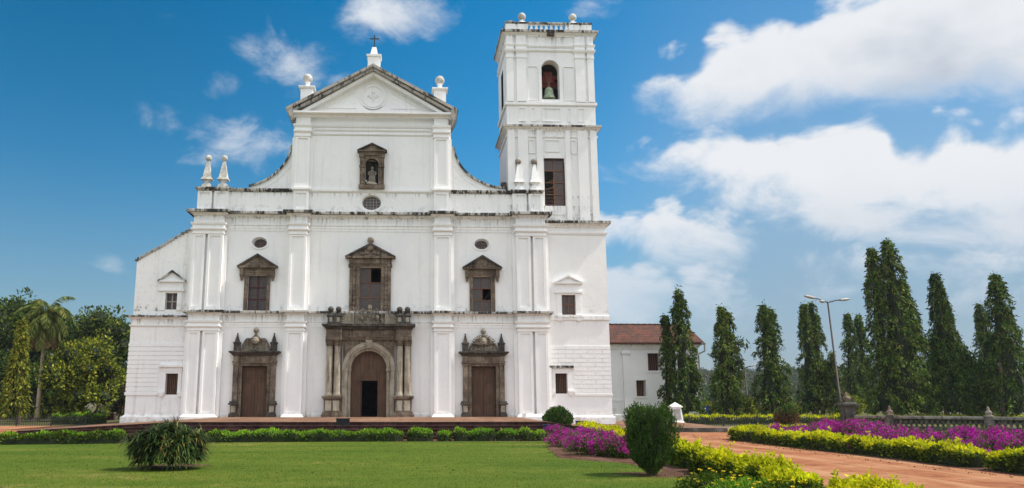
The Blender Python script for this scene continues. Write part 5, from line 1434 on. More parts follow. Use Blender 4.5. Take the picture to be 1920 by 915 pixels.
# --- palm
b = at(69, 788, 20); top = at(87, 592, 20)
palm = thing("palm_tree", "leaning coconut palm with a grey trunk and drooping fronds", "palm tree", (b.x, 20, 0))
tx, tz = top.x - b.x, top.z
mb = MB().tube([(tx * (u ** 1.5), 0, tz * u) for u in [k / 12 for k in range(13)]], [.19 - .07 * k / 12 + (.08 if k == 0 else 0) for k in range(13)], 10)
obj("trunk", mb, "palmbark", palm, True)
def frond(az_, el_, length, sag, mat, nm):
    n = 34; mb = MB(); pts = []
    d0 = Vector((math.cos(az_) * math.cos(el_), math.sin(az_) * math.cos(el_), math.sin(el_)))
    p = Vector((tx, 0, tz)); d = d0.copy(); V = []
    for i in range(n + 1):
        pts.append(p.copy()); p = p + d * (length / n); d = (d + Vector((0, 0, -sag / n))).normalized()
    side = d0.cross(Vector((0, 0, 1))).normalized()
    P, D, LL = [], [], []
    for i in range(3, n):
        u = i / n; l = (math.sin(math.pi * min(1, u * .92 + .08)) ** .6) * length * .27
        tdir = (pts[i + 1] - pts[i]).normalized()
        for sd in (-1, 1):
            for j in range(2):
                P.append(pts[i] + tdir * (length / n * .5 * j)); D.append(side * sd * .75 + tdir * .55 + Vector((0, 0, -.45 - .4 * random.random()))); LL.append(l * random.uniform(.8, 1.1))
    V = leaf_arrays(np.array(P), np.array(D), np.array(LL), .085)
    rb = MB().tube(pts[::4], [.045 * (1 - .8 * i / 9) for i in range(len(pts[::4]))], 5)
    nv = len(V); extra = []
    for f in rb.f:
        if len(f) == 4: extra += [rb.v[i] for i in f]
    return leaf_obj(nm, [np.concatenate([V, np.array(extra)])], [mat], palm)
for i in range(26):
    a = i * 2.399; e = 1.3 - i * .066
    frond(a, e, 3.3 + .4 * math.sin(i * 1.7), 2.5 + 1.0 * (i / 26), "palm", "frond")
for i in range(9):
    frond(1.6 + i * .62, -.45 - .12 * (i % 3), 3.3, 2.8, "drypalm", "dry_frond")

# --- clipped and loose shrubs
def bush(loc, rx, ry, h, label, group, mat, n, leaf, upright=.3, name="shrub", cat="shrub", z0=.12, wd=.5, seed=0, stem=True, mat2=None, rag=.12):
    t = thing(name, label, cat, loc, group)
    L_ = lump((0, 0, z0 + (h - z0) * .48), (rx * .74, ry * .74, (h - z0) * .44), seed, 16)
    obj("shade_core", L_, "core", t)
    rr = np.random.default_rng(seed)
    d = unit(n); k = (1 + rag * (np.sin(3 * np.arctan2(d[:, 1], d[:, 0]) + seed) * .6 + np.sin(5 * d[:, 2] + 2 * np.arctan2(d[:, 1], d[:, 0]) + seed * 2) * .7 + rr.normal(0, .45, n)))[:, None]
    P = d * [rx, ry, (h - z0) / 2] * k * rr.uniform(.72, 1.0, (n, 1)) + [0, 0, z0 + (h - z0) / 2]
    P[:, 2] = np.maximum(P[:, 2], .04)
    D = d * (1 - upright) + unit(n) * .45 + [0, 0, upright * 1.4]
    q = RNG.uniform(.6, 1.3, n)
    V = leaf_arrays(P, D, leaf * q, leaf * wd * q)
    if mat2:
        V4 = V.reshape(-1, 4, 3); f = (P[:, 2] / h + rr.normal(0, .12, n)) > .72
        leaf_obj("foliage", [V4[~f].reshape(-1, 3), V4[f].reshape(-1, 3)], [mat, mat2], t)
    else: leaf_obj("foliage", [V], [mat], t)
    if stem:
        m = MB()
        for i in range(7):
            a = i * .9; m.tube([(.05 * math.cos(a), .05 * math.sin(a), 0), (.35 * rx * math.cos(a), .35 * ry * math.sin(a), h * .4)], [.035, .02], 6)
        obj("stem", m, "bark", t)
    return t

# thuja clipped to an uneven urn shape, close to the camera
def thuja(loc, label):
    t = thing("topiary_shrub", label, "shrub", loc)
    prof = [(.0, .10), (.15, .16), (.32, .36), (.55, .50), (.85, .58), (1.15, .61), (1.4, .58), (1.58, .46), (1.70, .28), (1.76, .05)]
    def R(z): return float(np.interp(z, [p[0] for p in prof], [p[1] for p in prof]))
    obj("shade_core", MB().lathe([(R(z) * .72, z) for z in np.linspace(.22, 1.62, 14)], (0, 0, 0), 14), "core", t)
    VS = []
    for i in range(1700):
        z = RNG.uniform(.10, 1.68); th = RNG.uniform(0, 2 * math.pi)
        if RNG.random() > (.25 + R(z)): continue
        lob = 1 + .12 * math.sin(3 * th + z * 2.5) + .10 * math.sin(7 * th - z * 3) + RNG.normal(0, .07)
        r0 = R(z) * lob * RNG.uniform(.72, .95)
        out = np.array([math.cos(th), math.sin(th), 0]); p0 = out * r0 + [0, 0, z - .08]
        ax = out * RNG.uniform(.1, .45) + np.array([0, 0, 1]) + RNG.normal(0, .15, 3); ax /= np.linalg.norm(ax); ln = RNG.uniform(.12, .26)
        m = 30; u = RNG.random((m, 1))
        fan = np.cross(ax, unit(1)[0]); fan /= np.linalg.norm(fan)
        sgn = RNG.choice([-1, 1], (m, 1))
        P = p0 + ax * ln * u; D = ax * .8 + fan * sgn * .55 + RNG.normal(0, .12, (m, 3))
        VS.append(leaf_arrays(P, D, RNG.uniform(.035, .075, m), .014))
    leaf_obj("foliage", [np.concatenate(VS)], ["thuja"], t)
    m = MB()
    for a in (0, 1.3, 2.5, 3.9, 5.1): m.tube([(.04 * math.cos(a), .04 * math.sin(a), 0), (.12 * math.cos(a), .12 * math.sin(a), .35), (.3 * math.cos(a), .3 * math.sin(a), .8)], [.045, .035, .02], 7)
    obj("stem", m, "bark", t)
    return t
p = ground_at(1222, 893)
thuja((p.x, p.y, 0), "tall dark green thuja shrub with a narrow foot at the edge of the lawn")
p = ground_at(1052, 815)
bush((10.35, -9.2, 0), .74, .7, 1.45, "round leafy shrub at the right end of the steps, in front of the tower", None, "thuja", 5200, .13, .55, "shrub", z0=.2, wd=.34, seed=4, rag=.10)
bush((24.2, -5.6, 0), .66, .6, 1.5, "dark brown green clipped shrub left of the leaning lamp foot", None, "brownleaf", 2600, .13, .3, z0=.1, seed=6, mat2="thuja", rag=.05)
p = at(142, 783, 24)
bush((p.x, 24, 0), 1.15, 1.1, 1.0, "small dome shaped clipped bush under the left trees", None, "hedge", 2200, .16, .2, z0=.1, seed=8, mat2="hedge_new")
for i, (px, Y, r, h) in enumerate(((1398, 24, 1.2, 1.9), (1322, 34, 1.5, 1.6), (1482, 30, 1.3, 1.5), (1588, 26, 1.6, 2.4))):
    p = at(px, 780, Y)
    bush((p.x, Y, 0), r, r, h, ["pale green bush at the foot of the small far lamp", "low bush behind the blue sign board", "low green bush beyond the fence right of the third mast tree", "loose green bush behind the stone gate pillar"][i], "bushes beyond the iron fence", "broad2", 1500, .26, .3, z0=.1, seed=20 + i)

# strap leaved clump on the lawn
def strap_clump(loc, label):
    t = thing("strap_leaf_plant", label, "plant", loc)
    n = 2300; mb_v = []
    for i in range(230):
        th = RNG.uniform(0, 2 * math.pi); rr_ = RNG.random() ** .38
        cx_, cy_ = 1.2 * rr_ * math.cos(th), .85 * rr_ * math.sin(th)
        h0 = (1.24 + .10 * math.cos(2 * cx_ * 2.6)) * max(.04, 1 - (rr_ * .97) ** 7) ** .5 * RNG.uniform(.72, 1.02)
        base = np.array([cx_ * .85, cy_ * .85, max(.25, h0 * .82) * (RNG.uniform(.3, 1.05) if rr_ > .5 else 1)]); base[:2] *= .66 + .38 * min(1, base[2] / .75)
        for j in range(34):
            a = RNG.uniform(0, 2 * math.pi); l = RNG.uniform(.28, .52); e = RNG.uniform(.0, 1.25)
            d = np.array([math.cos(a) * math.cos(e) + cx_ * .3, math.sin(a) * math.cos(e) + cy_ * .3, math.sin(e)]); d /= np.linalg.norm(d)
            s = np.cross(d, [0, 0, 1.0]); s /= max(np.linalg.norm(s), 1e-6)
            p = base.copy(); w0 = RNG.uniform(.014, .026); prev = None
            for k in range(5):
                wk = w0 * (1 - (k / 4) ** 2 * .95)
                cur = (p - s * wk, p + s * wk)
                if prev is not None: mb_v += [prev[0], prev[1], cur[1], cur[0]]
                prev = cur; p = p + d * l / 4; d = d + np.array([0, 0, -.42]); d /= np.linalg.norm(d)
                p[2] = max(p[2], .02)
    V = np.array(mb_v); o = leaf_obj("foliage", [V], ["strap"], t)
    bm = bmesh.new(); bm.from_mesh(o.data); bmesh.ops.remove_doubles(bm, verts=bm.verts, dist=1e-5); bm.to_mesh(o.data); bm.free()
    obj("shade_filler", lump((0, 0, .66), (.72, .5, .42), 3, 16, .12), "core", t)  # filler body, shade inside the clump put into its colour
    return t
p = ground_at(301, 884)
strap_clump((p.x, p.y + .5, 0), "wide clump of dark strap leaves standing on the lawn at left")

# --- hedges
GRP = "low hedges between the lawn and the steps"
for i, (a, b_, lab) in enumerate(((-60, 236, "long low green hedge at the left edge of the lawn"), (388, 756, "longest low hedge in front of the cathedral steps"), (763, 812, "short low hedge section right of the central portal"), (822, 847, "smallest low hedge section, standing between two gaps"),
                                  (851, 884, "short low hedge below the left post of the right door"), (878, 928, "bushier low hedge section before the right door"), (930, 972, "low hedge section right of the right door"), (974, 1022, "low hedge section next to the purple flowers"))):
    def gy(px): return float(np.interp(px, [0, 500, 1020], [-16.9, -14.6, -14.15]))
    A = at(a, 820, gy(a)); B = at(b_, 820, gy(b_))
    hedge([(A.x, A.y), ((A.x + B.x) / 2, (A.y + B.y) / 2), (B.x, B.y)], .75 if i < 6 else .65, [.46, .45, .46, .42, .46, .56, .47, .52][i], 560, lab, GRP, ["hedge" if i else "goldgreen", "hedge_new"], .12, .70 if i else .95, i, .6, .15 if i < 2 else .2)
GG = "golden hedges along the left side of the dirt road"
hedge([(12.0, -7.6), (11.2, -16), (10.8, -24.5)], .75, .62, 800, "golden hedge running behind the purple flowers towards the thuja", GG, ["goldgreen", "gold"], .10, .66, 21, .12, .14)
hedge([(10.7, -26.3), (10.35, -29.8)], .8, .54, 1700, "golden hedge section right of the tall thuja", GG, ["goldgreen", "gold"], .09, .84, 22, .1, .16, 3)
hedge([(10.3, -30.2), (10.0, -33.4)], .78, .50, 2000, "golden hedge section in the middle of the near row", GG, ["goldgreen", "gold"], .09, .82, 23, .1, .18, 5)
hedge([(10.0, -33.7), (9.85, -36.9)], .8, .50, 2000, "golden hedge section nearest the yellow flowers", GG, ["goldgreen", "gold"], .085, .74, 24, .1, .17, 14)
hedge([(10.1, -37.7), (9.8, -39.2), (9.35, -41)], .75, .44, 2000, "golden hedge with long shoots at the lower edge of the picture", GG, ["goldgreen", "gold"], .085, .68, 25, .1, .17, 18)
GR = "yellow green hedges along the right side of the dirt road"
hedge([(19.6, -12.6), (18.0, -13.5), (17.9, -15.7)], .8, .58, 800, "curved end of the yellow green hedge at the bend of the road", GR, ["goldgreen", "gold"], .10, .74, 31, .15, .15)
hedge([(17.95, -16.1), (18.1, -21), (18.5, -26), (18.25, -29.6)], .8, .52, 1000, "long yellow green hedge edging the purple flower bed", GR, ["goldgreen", "gold"], .10, .76, 32, .15, .16, 2)
hedge([(18.35, -30.1), (18.4, -38)], .85, .54, 1200, "yellow green hedge beyond the gap at the right edge", GR, ["goldgreen", "gold"], .09, .74, 33, .15, .16)
hedge([(20.2, -10.6), (24, -8.2)], .7, .5, 500, "small hedge behind the curved hedge end", GR, ["goldgreen", "gold"], .09, .75, 34, .2)
hedge([(23, 12), (38, 12.5), (56, 13)], .9, .62, 260, "bright clipped hedge beyond the iron fence", None, ["hedge", "gold"], .14, .6, 35, .2)
p0, p1 = at(96, 790, 12), at(200, 790, 13)
hedge([(p0.x, 12), (p1.x, 13)], 1.0, .75, 360, "dark clipped hedge behind the left iron fence", None, ["broad", "hedge_new"], .14, .9, 36, .1)
hedge([(24.5, -10), (25.2, -15), (25.6, -24)], 1.1, .45, 420, "dark reddish hedge below the balustrade", None, ["brownleaf", "brownleaf"], .12, .7, 37, .2)

# --- bougainvillea
def bougainvillea(seed, r, h, flowers):
    t = thing("bougainvillea", "purple bougainvillea", "flowering shrub")
    rr = np.random.default_rng(seed)
    n = 30; VS, FS = [], []
    st = MB()
    for i in range(n):
        a = rr.uniform(0, 2 * math.pi); l = r * math.sqrt(rr.random()) * 1.05; hh = h * rr.uniform(.6, 1.0) * (1 - .45 * (l / r) ** 2)
        e = np.array([math.cos(a) * l, math.sin(a) * l, hh])
        st.tube([(0, 0, 0), tuple(e * [.5, .5, .75]), tuple(e)], [.02, .014, .008], 5)
        m = 170; u = rr.random((m, 1)) ** .7
        P = e * [1, 1, 1] * np.concatenate([u, u, u ** .6], 1) + rr.normal(0, .10 * r + .03, (m, 3)); P[:, 2] = np.clip(P[:, 2], .03, None)
        VS.append(leaf_arrays(P, rr.normal(0, .8, (m, 3)) + [0, 0, .4], rr.uniform(.04, .09, m), .038))
        if rr.random() < flowers:
            for c in range(5):
                u = rr.uniform(.55, 1.1); cpos = e * [u, u, 1] + rr.normal(0, .09, 3); cpos[2] = max(cpos[2], .1) + .04
                m = 34; P = cpos + rr.normal(0, .055, (m, 3))
                FS.append(leaf_arrays(P, rr.normal(0, .8, (m, 3)) + [0, 0, .5], rr.uniform(.035, .065, m), .04))
    leaf_obj("foliage", [np.concatenate(VS)], ["hedge"], t)
    leaf_obj("flowers", [np.concatenate(FS)], ["bract"], t)
    obj("stems", st, "bark", t)
    return t
proto = [bougainvillea(100 + i, (1.0, 1.15, .9, 1.05)[i], (.72, .66, .78, .6)[i], (.62, .8, .5, .7)[i]) for i in range(4)]
used = set()
LB = [(9.5, -13.6), (10.4, -15.2), (9.3, -16.2), (10.2, -17.6), (9.1, -18.9), (10.0, -20.2), (9.0, -21.6), (9.8, -22.8), (8.8, -24.0), (9.5, -25.0), (10.1, -24.0)]
ll = ["first purple bougainvillea next to the low green hedge", "purple bougainvillea in front of the round shrub", "purple bougainvillea at the lawn edge below the round shrub", "purple bougainvillea beside the start of the golden hedge", "purple bougainvillea bulging over the lawn edge, far half of the left bed",
      "purple bougainvillea against the golden hedge, middle of the left bed", "purple bougainvillea on the lawn edge, middle of the left bed", "purple bougainvillea in the near half of the left bed", "sparse bougainvillea at the near corner of the left bed", "nearest bougainvillea of the left bed, by the thuja", "deep purple bougainvillea between golden hedge and thuja"]
RB = []
rr = random.Random(5)
for j in range(15):
    for i in range(3):
        RB.append((19.5 + i * 1.15 + rr.uniform(-.3, .3) + (.3 if j % 2 else 0), -14.4 - j * 1.55 + rr.uniform(-.4, .4)))
def placed(x, y, label, group, sc):
    k = rr.randrange(4); o = proto[k] if k not in used else copy_tree(proto[k]); used.add(k)
    o.location = (x, y, .02); o.rotation_euler = (0, 0, rr.uniform(0, 6.28)); o.scale = (sc, sc, sc * rr.uniform(.85, 1.1)); tag(o, label, "flowering shrub", group)
for (x, y), lab in zip(LB, ll): placed(x, y, lab, "bougainvilleas of the left bed", rr.uniform(.74, .92))
for x, y in RB: placed(x, y, "purple bougainvillea growing in the large bed below the balustrade", "bougainvilleas of the right bed", rr.uniform(.9, 1.2))

# yellow flowering plant in the corner
def yellow_plant(loc, label, seed):
    t = thing("flowering_plant", label, "plant", loc, "yellow flowered plants by the golden hedge")
    rr = np.random.default_rng(seed); n = 3000
    d = unit(n); d[:, 2] = np.abs(d[:, 2])
    P = d * [.72, .55, .30] * rr.uniform(.35, 1.0, (n, 1)) * (1 + .2 * np.sin(4 * np.arctan2(d[:, 1:2], d[:, 0:1]) + seed)) + [0, 0, .03]
    leaf_obj("foliage", [leaf_arrays(P, d * .6 + unit(n) * .8 + [0, 0, .2], rr.uniform(.04, .09, n), .034)], ["hedge_new" if seed == 41 else "goldgreen"], t)
    FS = []
    for i in range(20):
        d1 = unit(1)[0]; d1[2] = abs(d1[2]) * .8 + .35; c = d1 * [.70, .54, .32] + [0, 0, .05]
        a = np.linspace(0, 2 * math.pi, 6)[:5]; D = np.stack([np.cos(a), np.sin(a) * .8, .35 + 0 * a], 1)
        FS.append(leaf_arrays(np.repeat(c[None], 5, 0), D, .045, .038))
    leaf_obj("flowers", [np.concatenate(FS)], ["petal"], t)
    obj("shade_core", lump((0, 0, .09), (.45, .35, .12), seed, 12), "core", t)
for i, (x, y, lab) in enumerate(((8.95, -34.6, "yellow flowered plant at the corner of the lawn, left of the others"), (9.1, -35.9, "yellow flowered plant in front of the near golden hedge"), (9.35, -37.0, "yellow flowered plant at the lower edge below the golden hedge"))):
    yellow_plant((x, y, 0), lab, 40 + i)

# grass blades over the nearer lawn
n = 52000
gx = RNG.uniform(-12, 9.2, n); gy_ = -36.5 + 21.6 * RNG.random(n) ** 1.3
keep = (gx < np.interp(gy_, [-37, -32.5, -28, -25.5, -20, -14.9], [8.9, 9.2, 8.9, 7.3, 7.8, 8.8]))
gx, gy_ = gx[keep], gy_[keep]; n = len(gx)
V = leaf_arrays(np.stack([gx, gy_, np.full(n, .018)], 1), RNG.normal(0, .55, (n, 3)) + [0, 0, 1], RNG.uniform(.02, .05, n), .010)
g = leaf_obj("grass", [V], ["blade"]); tag(g, "short green grass of the mown lawn", "grass"); g['kind'] = 'stuff'

# bare earth under the two lawn shrubs, and fallen leaves
def patch(x, y, rx, ry, seed):
    r_ = random.Random(seed); ph = r_.uniform(0, 6)
    return [(x + rx * (1 + .22 * math.sin(3 * a + ph) + .13 * math.sin(7 * a)) * math.cos(a), y + ry * (1 + .2 * math.sin(2 * a + ph) + .12 * math.sin(6 * a)) * math.sin(a)) for a in [2 * math.pi * k / 40 for k in range(40)]]
q1, q2 = ground_at(1222, 893), ground_at(310, 878)
sheet("bare_soil", [patch(q1.x + .5, q1.y + .25, 1.25, .8, 1), patch(q2.x, q2.y + .5, 1.0, .6, 2)], "bed", .027)
def litter(n, fx, fy, z, mats, lab, name):
    P = np.stack([fx(n), fy(n), np.full(n, z)], 1)
    o = leaf_obj(name, [leaf_arrays(P, RNG.normal(0, 1, (n, 3)) * [1, 1, .12], RNG.uniform(.03, .09, n), .035)], mats); tag(o, lab, "fallen leaves"); o['kind'] = 'stuff'
litter(900, lambda n: RNG.choice([RNG.uniform(17.0, 17.9, n), RNG.uniform(11.0, 11.8, n)], axis=0) if False else np.where(RNG.random(n) < .5, RNG.uniform(16.6, 17.7, n), RNG.uniform(11.0, 12.4, n)), lambda n: RNG.uniform(-38, -8, n), .03, ["brownleaf"], "brown fallen leaves along the edges of the dirt road", "fallen_leaves")
litter(420, lambda n: RNG.uniform(-12, 9, n), lambda n: RNG.uniform(-36, -15, n), .045, ["brownleaf"], "scattered fallen leaves on the lawn", "fallen_leaves")

# woods on the far hillside
c, r = [], []
for i in range(5200):
    y = RNG.uniform(70, 400); x = RNG.uniform(-100, 560)
    dd = y + 52; pxx = CX + (x - 2.5 - .036 * dd) / dd * FPX
    if not (1180 < pxx < 2100) and RNG.random() > .06: continue
    if y < 150 and RNG.random() < .35: continue
    rr_ = RNG.uniform(1.2, 2.6) if y > 150 else RNG.uniform(1.3, 2.4)
    zb = hz(x, y) if y > 150 else 0
    for k in range(4): c.append((x + RNG.normal(0, rr_ * .5), y + RNG.normal(0, rr_ * .5), zb + rr_ * RNG.uniform(.4, 1.25))); r.append(rr_ * .75)
V = clump_leaves(c, r, 26, 1.0, .6, .3)
o = leaf_obj("hillside_woods", [V], ["hillleaf"]); tag(o, "hazy green and brown woods covering the far hillside", "woods"); o['kind'] = 'stuff'

# ================================================================== THE TILED WING AND SMALL THINGS
wy = 20.0
cxr = at(1309, 700, wy).x; zev = at(1230, 642, wy - .5).z; zrg = at(1230, 609, wy + 6).z; xrg = at(1286, 609, wy + 6).x
ann = thing("wing_building", "low white wing with a red tiled roof behind the tower at right", "building", (24, wy, .2), world=True)
UW = (at(1214.5, 680, wy).x, at(1238, 680, wy).x, at(1220, 695, wy).z, at(1220, 662, wy).z)
LWn = (at(1193, 730, wy).x, at(1211, 730, wy).x, at(1200, 743, wy).z, at(1200, 713, wy).z)
m = MB()
m.wall(15.7, cxr, .0, zev + .05, wy, [UW, LWn], .75)
m.add([(cxr, wy, 0), (cxr, wy + 12, 0), (cxr, wy + 12, zev + .05), (cxr, wy, zev + .05)], [(0, 1, 2, 3)])
m.add([(15.7, wy + 12, 0), (cxr, wy + 12, 0), (cxr, wy + 12, zev + .05), (15.7, wy + 12, zev + .05)], [(0, 1, 2, 3)])
obj("wall", m, "white_clean", ann)
ex = cxr + .55
m = MB().add([(15.6, wy - .55, zev), (ex, wy - .55, zev), (xrg, wy + 6, zrg), (15.6, wy + 6, zrg), (15.6, wy + 12.5, zev), (ex, wy + 12.5, zev), (15.6, wy - .55, zev - .16), (ex, wy - .55, zev - .16), (ex, wy + 12.5, zev - .16), (15.6, wy + 12.5, zev - .16)],
             [(0, 1, 2, 3), (1, 5, 2), (3, 2, 5, 4), (0, 6, 7, 1), (1, 7, 8, 5), (6, 9, 8, 7), (4, 5, 8, 9), (0, 3, 4, 9, 6)])
rf = obj("roof", m, "tiles", ann)
m = MB()
for k in range(int((xrg - 15.6) / .28)): m.box(15.6 + k * .28, 15.6 + k * .28 + .25, wy + 5.9, wy + 6.1, zrg - .05, zrg + .09 + .02 * (k % 2))
obj("ridge_tiles", m, "tiles", rf)
m = MB().sweep([(-.03, zev - .62), (.06, zev - .62), (.12, zev - .5), (.30, zev - .2), (.30, zev - .165), (-.03, zev - .165)], [(15.8, wy), (cxr, wy), (cxr, wy + 12)])
obj("cornice", m, "white_dirty", ann)
z1 = at(1170, 750, wy).z
obj("string_course", MB().sweep([(-.03, z1 - .1), (.05, z1 - .1), (.05, z1 + .08), (-.03, z1 + .1)], [(15.8, wy), (at(1166, 700, wy).x, wy)]), "white", ann)
for pa, pb in ((1168, 1181), (1293, 1309)):
    a, b = at(pa, 700, wy).x, at(pb, 700, wy).x
    m = MB().box(a, b, wy - .16, wy + .02, 0, zev - .64); m.sweep([(-.04, zev - 1.1), (.05, zev - 1.1), (.12, zev - .95), (.12, zev - .82), (-.04, zev - .8)], [(a, wy), (a, wy - .16), (b, wy - .16), (b, wy)])
    obj("pilaster", m, "white_clean", ann)
for w_ in (UW, LWn):
    m = MB().ring([(w_[0] - .14, w_[2] - .16), (w_[1] + .14, w_[2] - .16), (w_[1] + .14, w_[3] + .14), (w_[0] - .14, w_[3] + .14)], [(w_[0], w_[2]), (w_[1], w_[2]), (w_[1], w_[3]), (w_[0], w_[3])], wy - .06, wy + .02)
    wn_ = obj("window", m, "white", ann)
    obj("pane", MB().add([(w_[0], wy + .7, w_[2]), (w_[1], wy + .7, w_[2]), (w_[1], wy + .7, w_[3]), (w_[0], wy + .7, w_[3])], [(0, 1, 2, 3)]), "pane", wn_)
    b_ = MB()
    for k in range(6): q = w_[0] + (w_[1] - w_[0]) * (k + .5) / 6; b_.box(q - .03, q + .03, wy + .6, wy + .66, w_[2], w_[3])
    obj("bars", b_, "sash", wn_)
m = MB().tube([(ex - .05, wy - .6, zev - .12), (ex - .02, wy - .55, zev - .75), (cxr + .10, wy - .12, zev - 1.0), (cxr + .09, wy - .12, zev - 1.4), (cxr + .09, wy - .12, .1)], [.07] * 5, 8).tube([(xrg - 1.0, wy - .62, zev - .08), (ex + .05, wy - .62, zev - .10)], [.08, .08], 8)
obj("downpipe", m, "greysash", ann)
obj("plinth", MB().sweep([(-.05, 0), (.14, 0), (.14, .55), (.08, .62), (-.05, .64)], [(15.8, wy), (cxr, wy), (cxr, wy + 12)]), "white_dirty", ann)

# white memorial pillar
g = at(1268, 800, 4.2)
mon = thing("memorial_pillar", "small white memorial pillar with pyramid cap beside the dirt road", "monument", (g.x, 4.2, .0))
m = MB().box(-.62, .62, -.62, .62, 0, .16).box(-.5, .5, -.5, .5, .16, .34); m.taper(0, 0, .34, .42, .96, .96, .84, .84)
obj("base", m, "white_dirty", mon)
m = MB().taper(0, 0, .42, 1.34, .8, .8, .62, .62)
bd = obj("shaft", m, "white", mon)
m = MB().add([(-.27, -.403, .52), (.27, -.403, .52), (.22, -.335, 1.24), (-.22, -.335, 1.24)], [(0, 1, 2, 3)]); obj("panel", m, "lamphead", bd)
m = MB().box(-.40, .40, -.40, .40, 1.34, 1.43).taper(0, 0, 1.43, 1.68, .74, .74, .06, .06)
obj("cap", m, "white_dirty", mon)

# street lamps
def street_lamp(Y, base_px, top_px, heads, r0, label, hl, hr, fade=None):
    b = at(*base_px, Y); tp = at(*top_px, Y)
    t = thing("street_lamp", label, "street lamp", (b.x, Y, 0), None)
    dx = tp.x - b.x; H = tp.z
    obj("pole", MB().tube([(dx * u, 0, H * u) for u in (0, .3, .3001, .6, .6001, 1)], [r0, r0, r0 * .8, r0 * .8, r0 * .62, r0 * .55], 12), "steel", t, True)
    obj("pole_foot", MB().lathe([(r0 * 2, 0), (r0 * 2, .06), (r0 * 1.2, .12)], (0, 0, 0), 12), "steel", t)
    for (px, py, dy) in heads:
        q = at(px, py, Y); e = Vector((q.x - b.x, dy, q.z)); s0 = Vector((dx, 0, H - .05)); d = (e - s0); sgn = 1 if d.x > 0 else -1
        ar = obj("arm", MB().tube([tuple(s0), tuple(s0 + d * .45 + Vector((0, 0, .05))), tuple(s0 + d * .78)], [r0 * .4] * 3, 8), "steel", t)
        a = s0 + d * .66; mb = MB(); n = 9; L = d * .52
        mb.tube([tuple(a + L * (k / n) + Vector((0, 0, -.0))) for k in range(n + 1)], [hr * (.35 + .65 * math.sin(math.pi * min(.97, .12 + .86 * k / n)) ** .6) for k in range(n + 1)], 10)
        mb.v = [(x, y, (z - (a.z + L.z * .5)) * .75 + a.z + L.z * .5) for x, y, z in mb.v]
        hd = obj("lamp_head", mb, "lamphead", ar, True)
    return t
street_lamp(4.0, (1581, 800), (1552, 566), [(1511, 557, -.3), (1519, 570, -1.6), (1591, 560, .3)], .10, "tall leaning street lamp with three lamp heads by the gate pillar", .8, .14)
street_lamp(43.0, (1404, 782), (1396, 690), [(1381, 688, 0), (1413, 685, 0)], .14, "small distant street lamp between two mast trees", .7, .13)

# balustrade wall with urns
A, B = Vector((31.5, .4, 0)), Vector((44.5, -11.9, 0))
dv = (B - A).normalized(); nv = Vector((dv.y, -dv.x, 0))
bw = thing("balustrade_wall", "dark stained stone balustrade behind the purple bed", "balustrade", A)
bw.rotation_euler = (0, 0, math.atan2(dv.y, dv.x))
Lb = (B - A).length
obj("base_wall", MB().box(0, Lb, -.2, .2, 0, .24), "mossy", bw)
obj("top_rail", MB().box(0, Lb, -.19, .19, .72, .79).box(0, Lb, -.235, .235, .79, .88), "rail", bw)
k = 0; x = .35
while x < Lb and k < 60:
    obj("baluster", MB().lathe([(.085, 0), (.085, .05), (.05, .08), (.10, .2), (.095, .28), (.05, .38), (.08, .44), (.08, .5)], (x, 0, .235), 10), "mossy", bw); x += .285; k += 1
def px_of(p):
    d = p - Vector(CAM); f = Vector(px_dir(CX, CY)); r_ = Vector((math.cos(YAW), -math.sin(YAW), 0))
    return CX + FPX * d.dot(r_) / d.dot(f)
for tgt in (1669, 1853):
    t_ = min((abs(px_of(A + dv * (Lb * i / 400) + Vector((0, 0, 1))) - tgt), Lb * i / 400) for i in range(401))[1]
    pr_ = obj("pier", MB().box(t_ - .24, t_ + .24, -.26, .26, .03, .89), "mossy", bw)
    obj("urn", MB().lathe([(.24, 0), (.22, .06), (.12, .12), (.2, .22), (.16, .32), (.07, .38), (.09, .46), (.05, .56), (.01, .62)], (t_, 0, .88), 12), "statue" if tgt > 1800 else "stone", pr_, True)
gp = at(1593, 803, 1.0)
gpt = thing("gate_pillar", "square stone gate pillar with cap and urn at the end of the balustrade", "pillar", (gp.x, 1.0, 0))
obj("shaft", MB().box(-.34, .34, -.34, .34, .3, 1.42).box(-.42, .42, -.42, .42, 0, .3), "mossy", gpt)
obj("cap", MB().box(-.46, .46, -.46, .46, 1.42, 1.5).box(-.6, .6, -.6, .6, 1.5, 1.62).taper(0, 0, 1.62, 1.7, .9, .9, .5, .5), "mossy", gpt)
obj("urn", MB().lathe([(.24, 0), (.14, .08), (.26, .24), (.22, .36), (.08, .44), (.11, .52), (.05, .64), (.01, .7)], (0, 0, 1.7), 12), "stone", gpt, True)

def iron_fence(p, q, h, label, gap=.16):
    p, q = Vector(p), Vector(q); L = (q - p).length
    t = thing("iron_fence", label, "fence", p, None); t.rotation_euler = (0, 0, math.atan2((q - p).y, (q - p).x))
    m = MB(); n = int(L / gap)
    for i in range(n): m.box(i * gap - .014, i * gap + .014, -.014, .014, .04, h + (.05 if i % 2 else 0))
    obj("pickets", m, "iron", t)
    for z in (.14, h - .08): obj("rail", MB().box(0, L, -.03, .03, z - .02, z + .02), "iron", t)
    for i in range(int(L / 2.4) + 1): obj("post", MB().box(i * 2.4 - .045, i * 2.4 + .045, -.045, .045, 0, h + .1), "iron", t)
iron_fence((22.4, 5.6, 0), (31.2, 5.2, 0), .68, "low black iron picket fence along the far side of the dirt road")
iron_fence((-40, 7.6, 0), (-20.6, 8.6, 0), .62, "low black iron picket fence under the left trees")
p0, p1 = at(112, 780, 26), at(215, 780, 26)
lw = thing("low_wall", "low brown stone wall in the shade of the left trees", "wall", (p0.x, 26, 0))
obj("stonework", MB().box(0, p1.x - p0.x, -.2, .2, 0, .62), "step", lw); obj("coping", MB().box(-.05, p1.x - p0.x + .05, -.26, .26, .62, .72), "stone", lw)

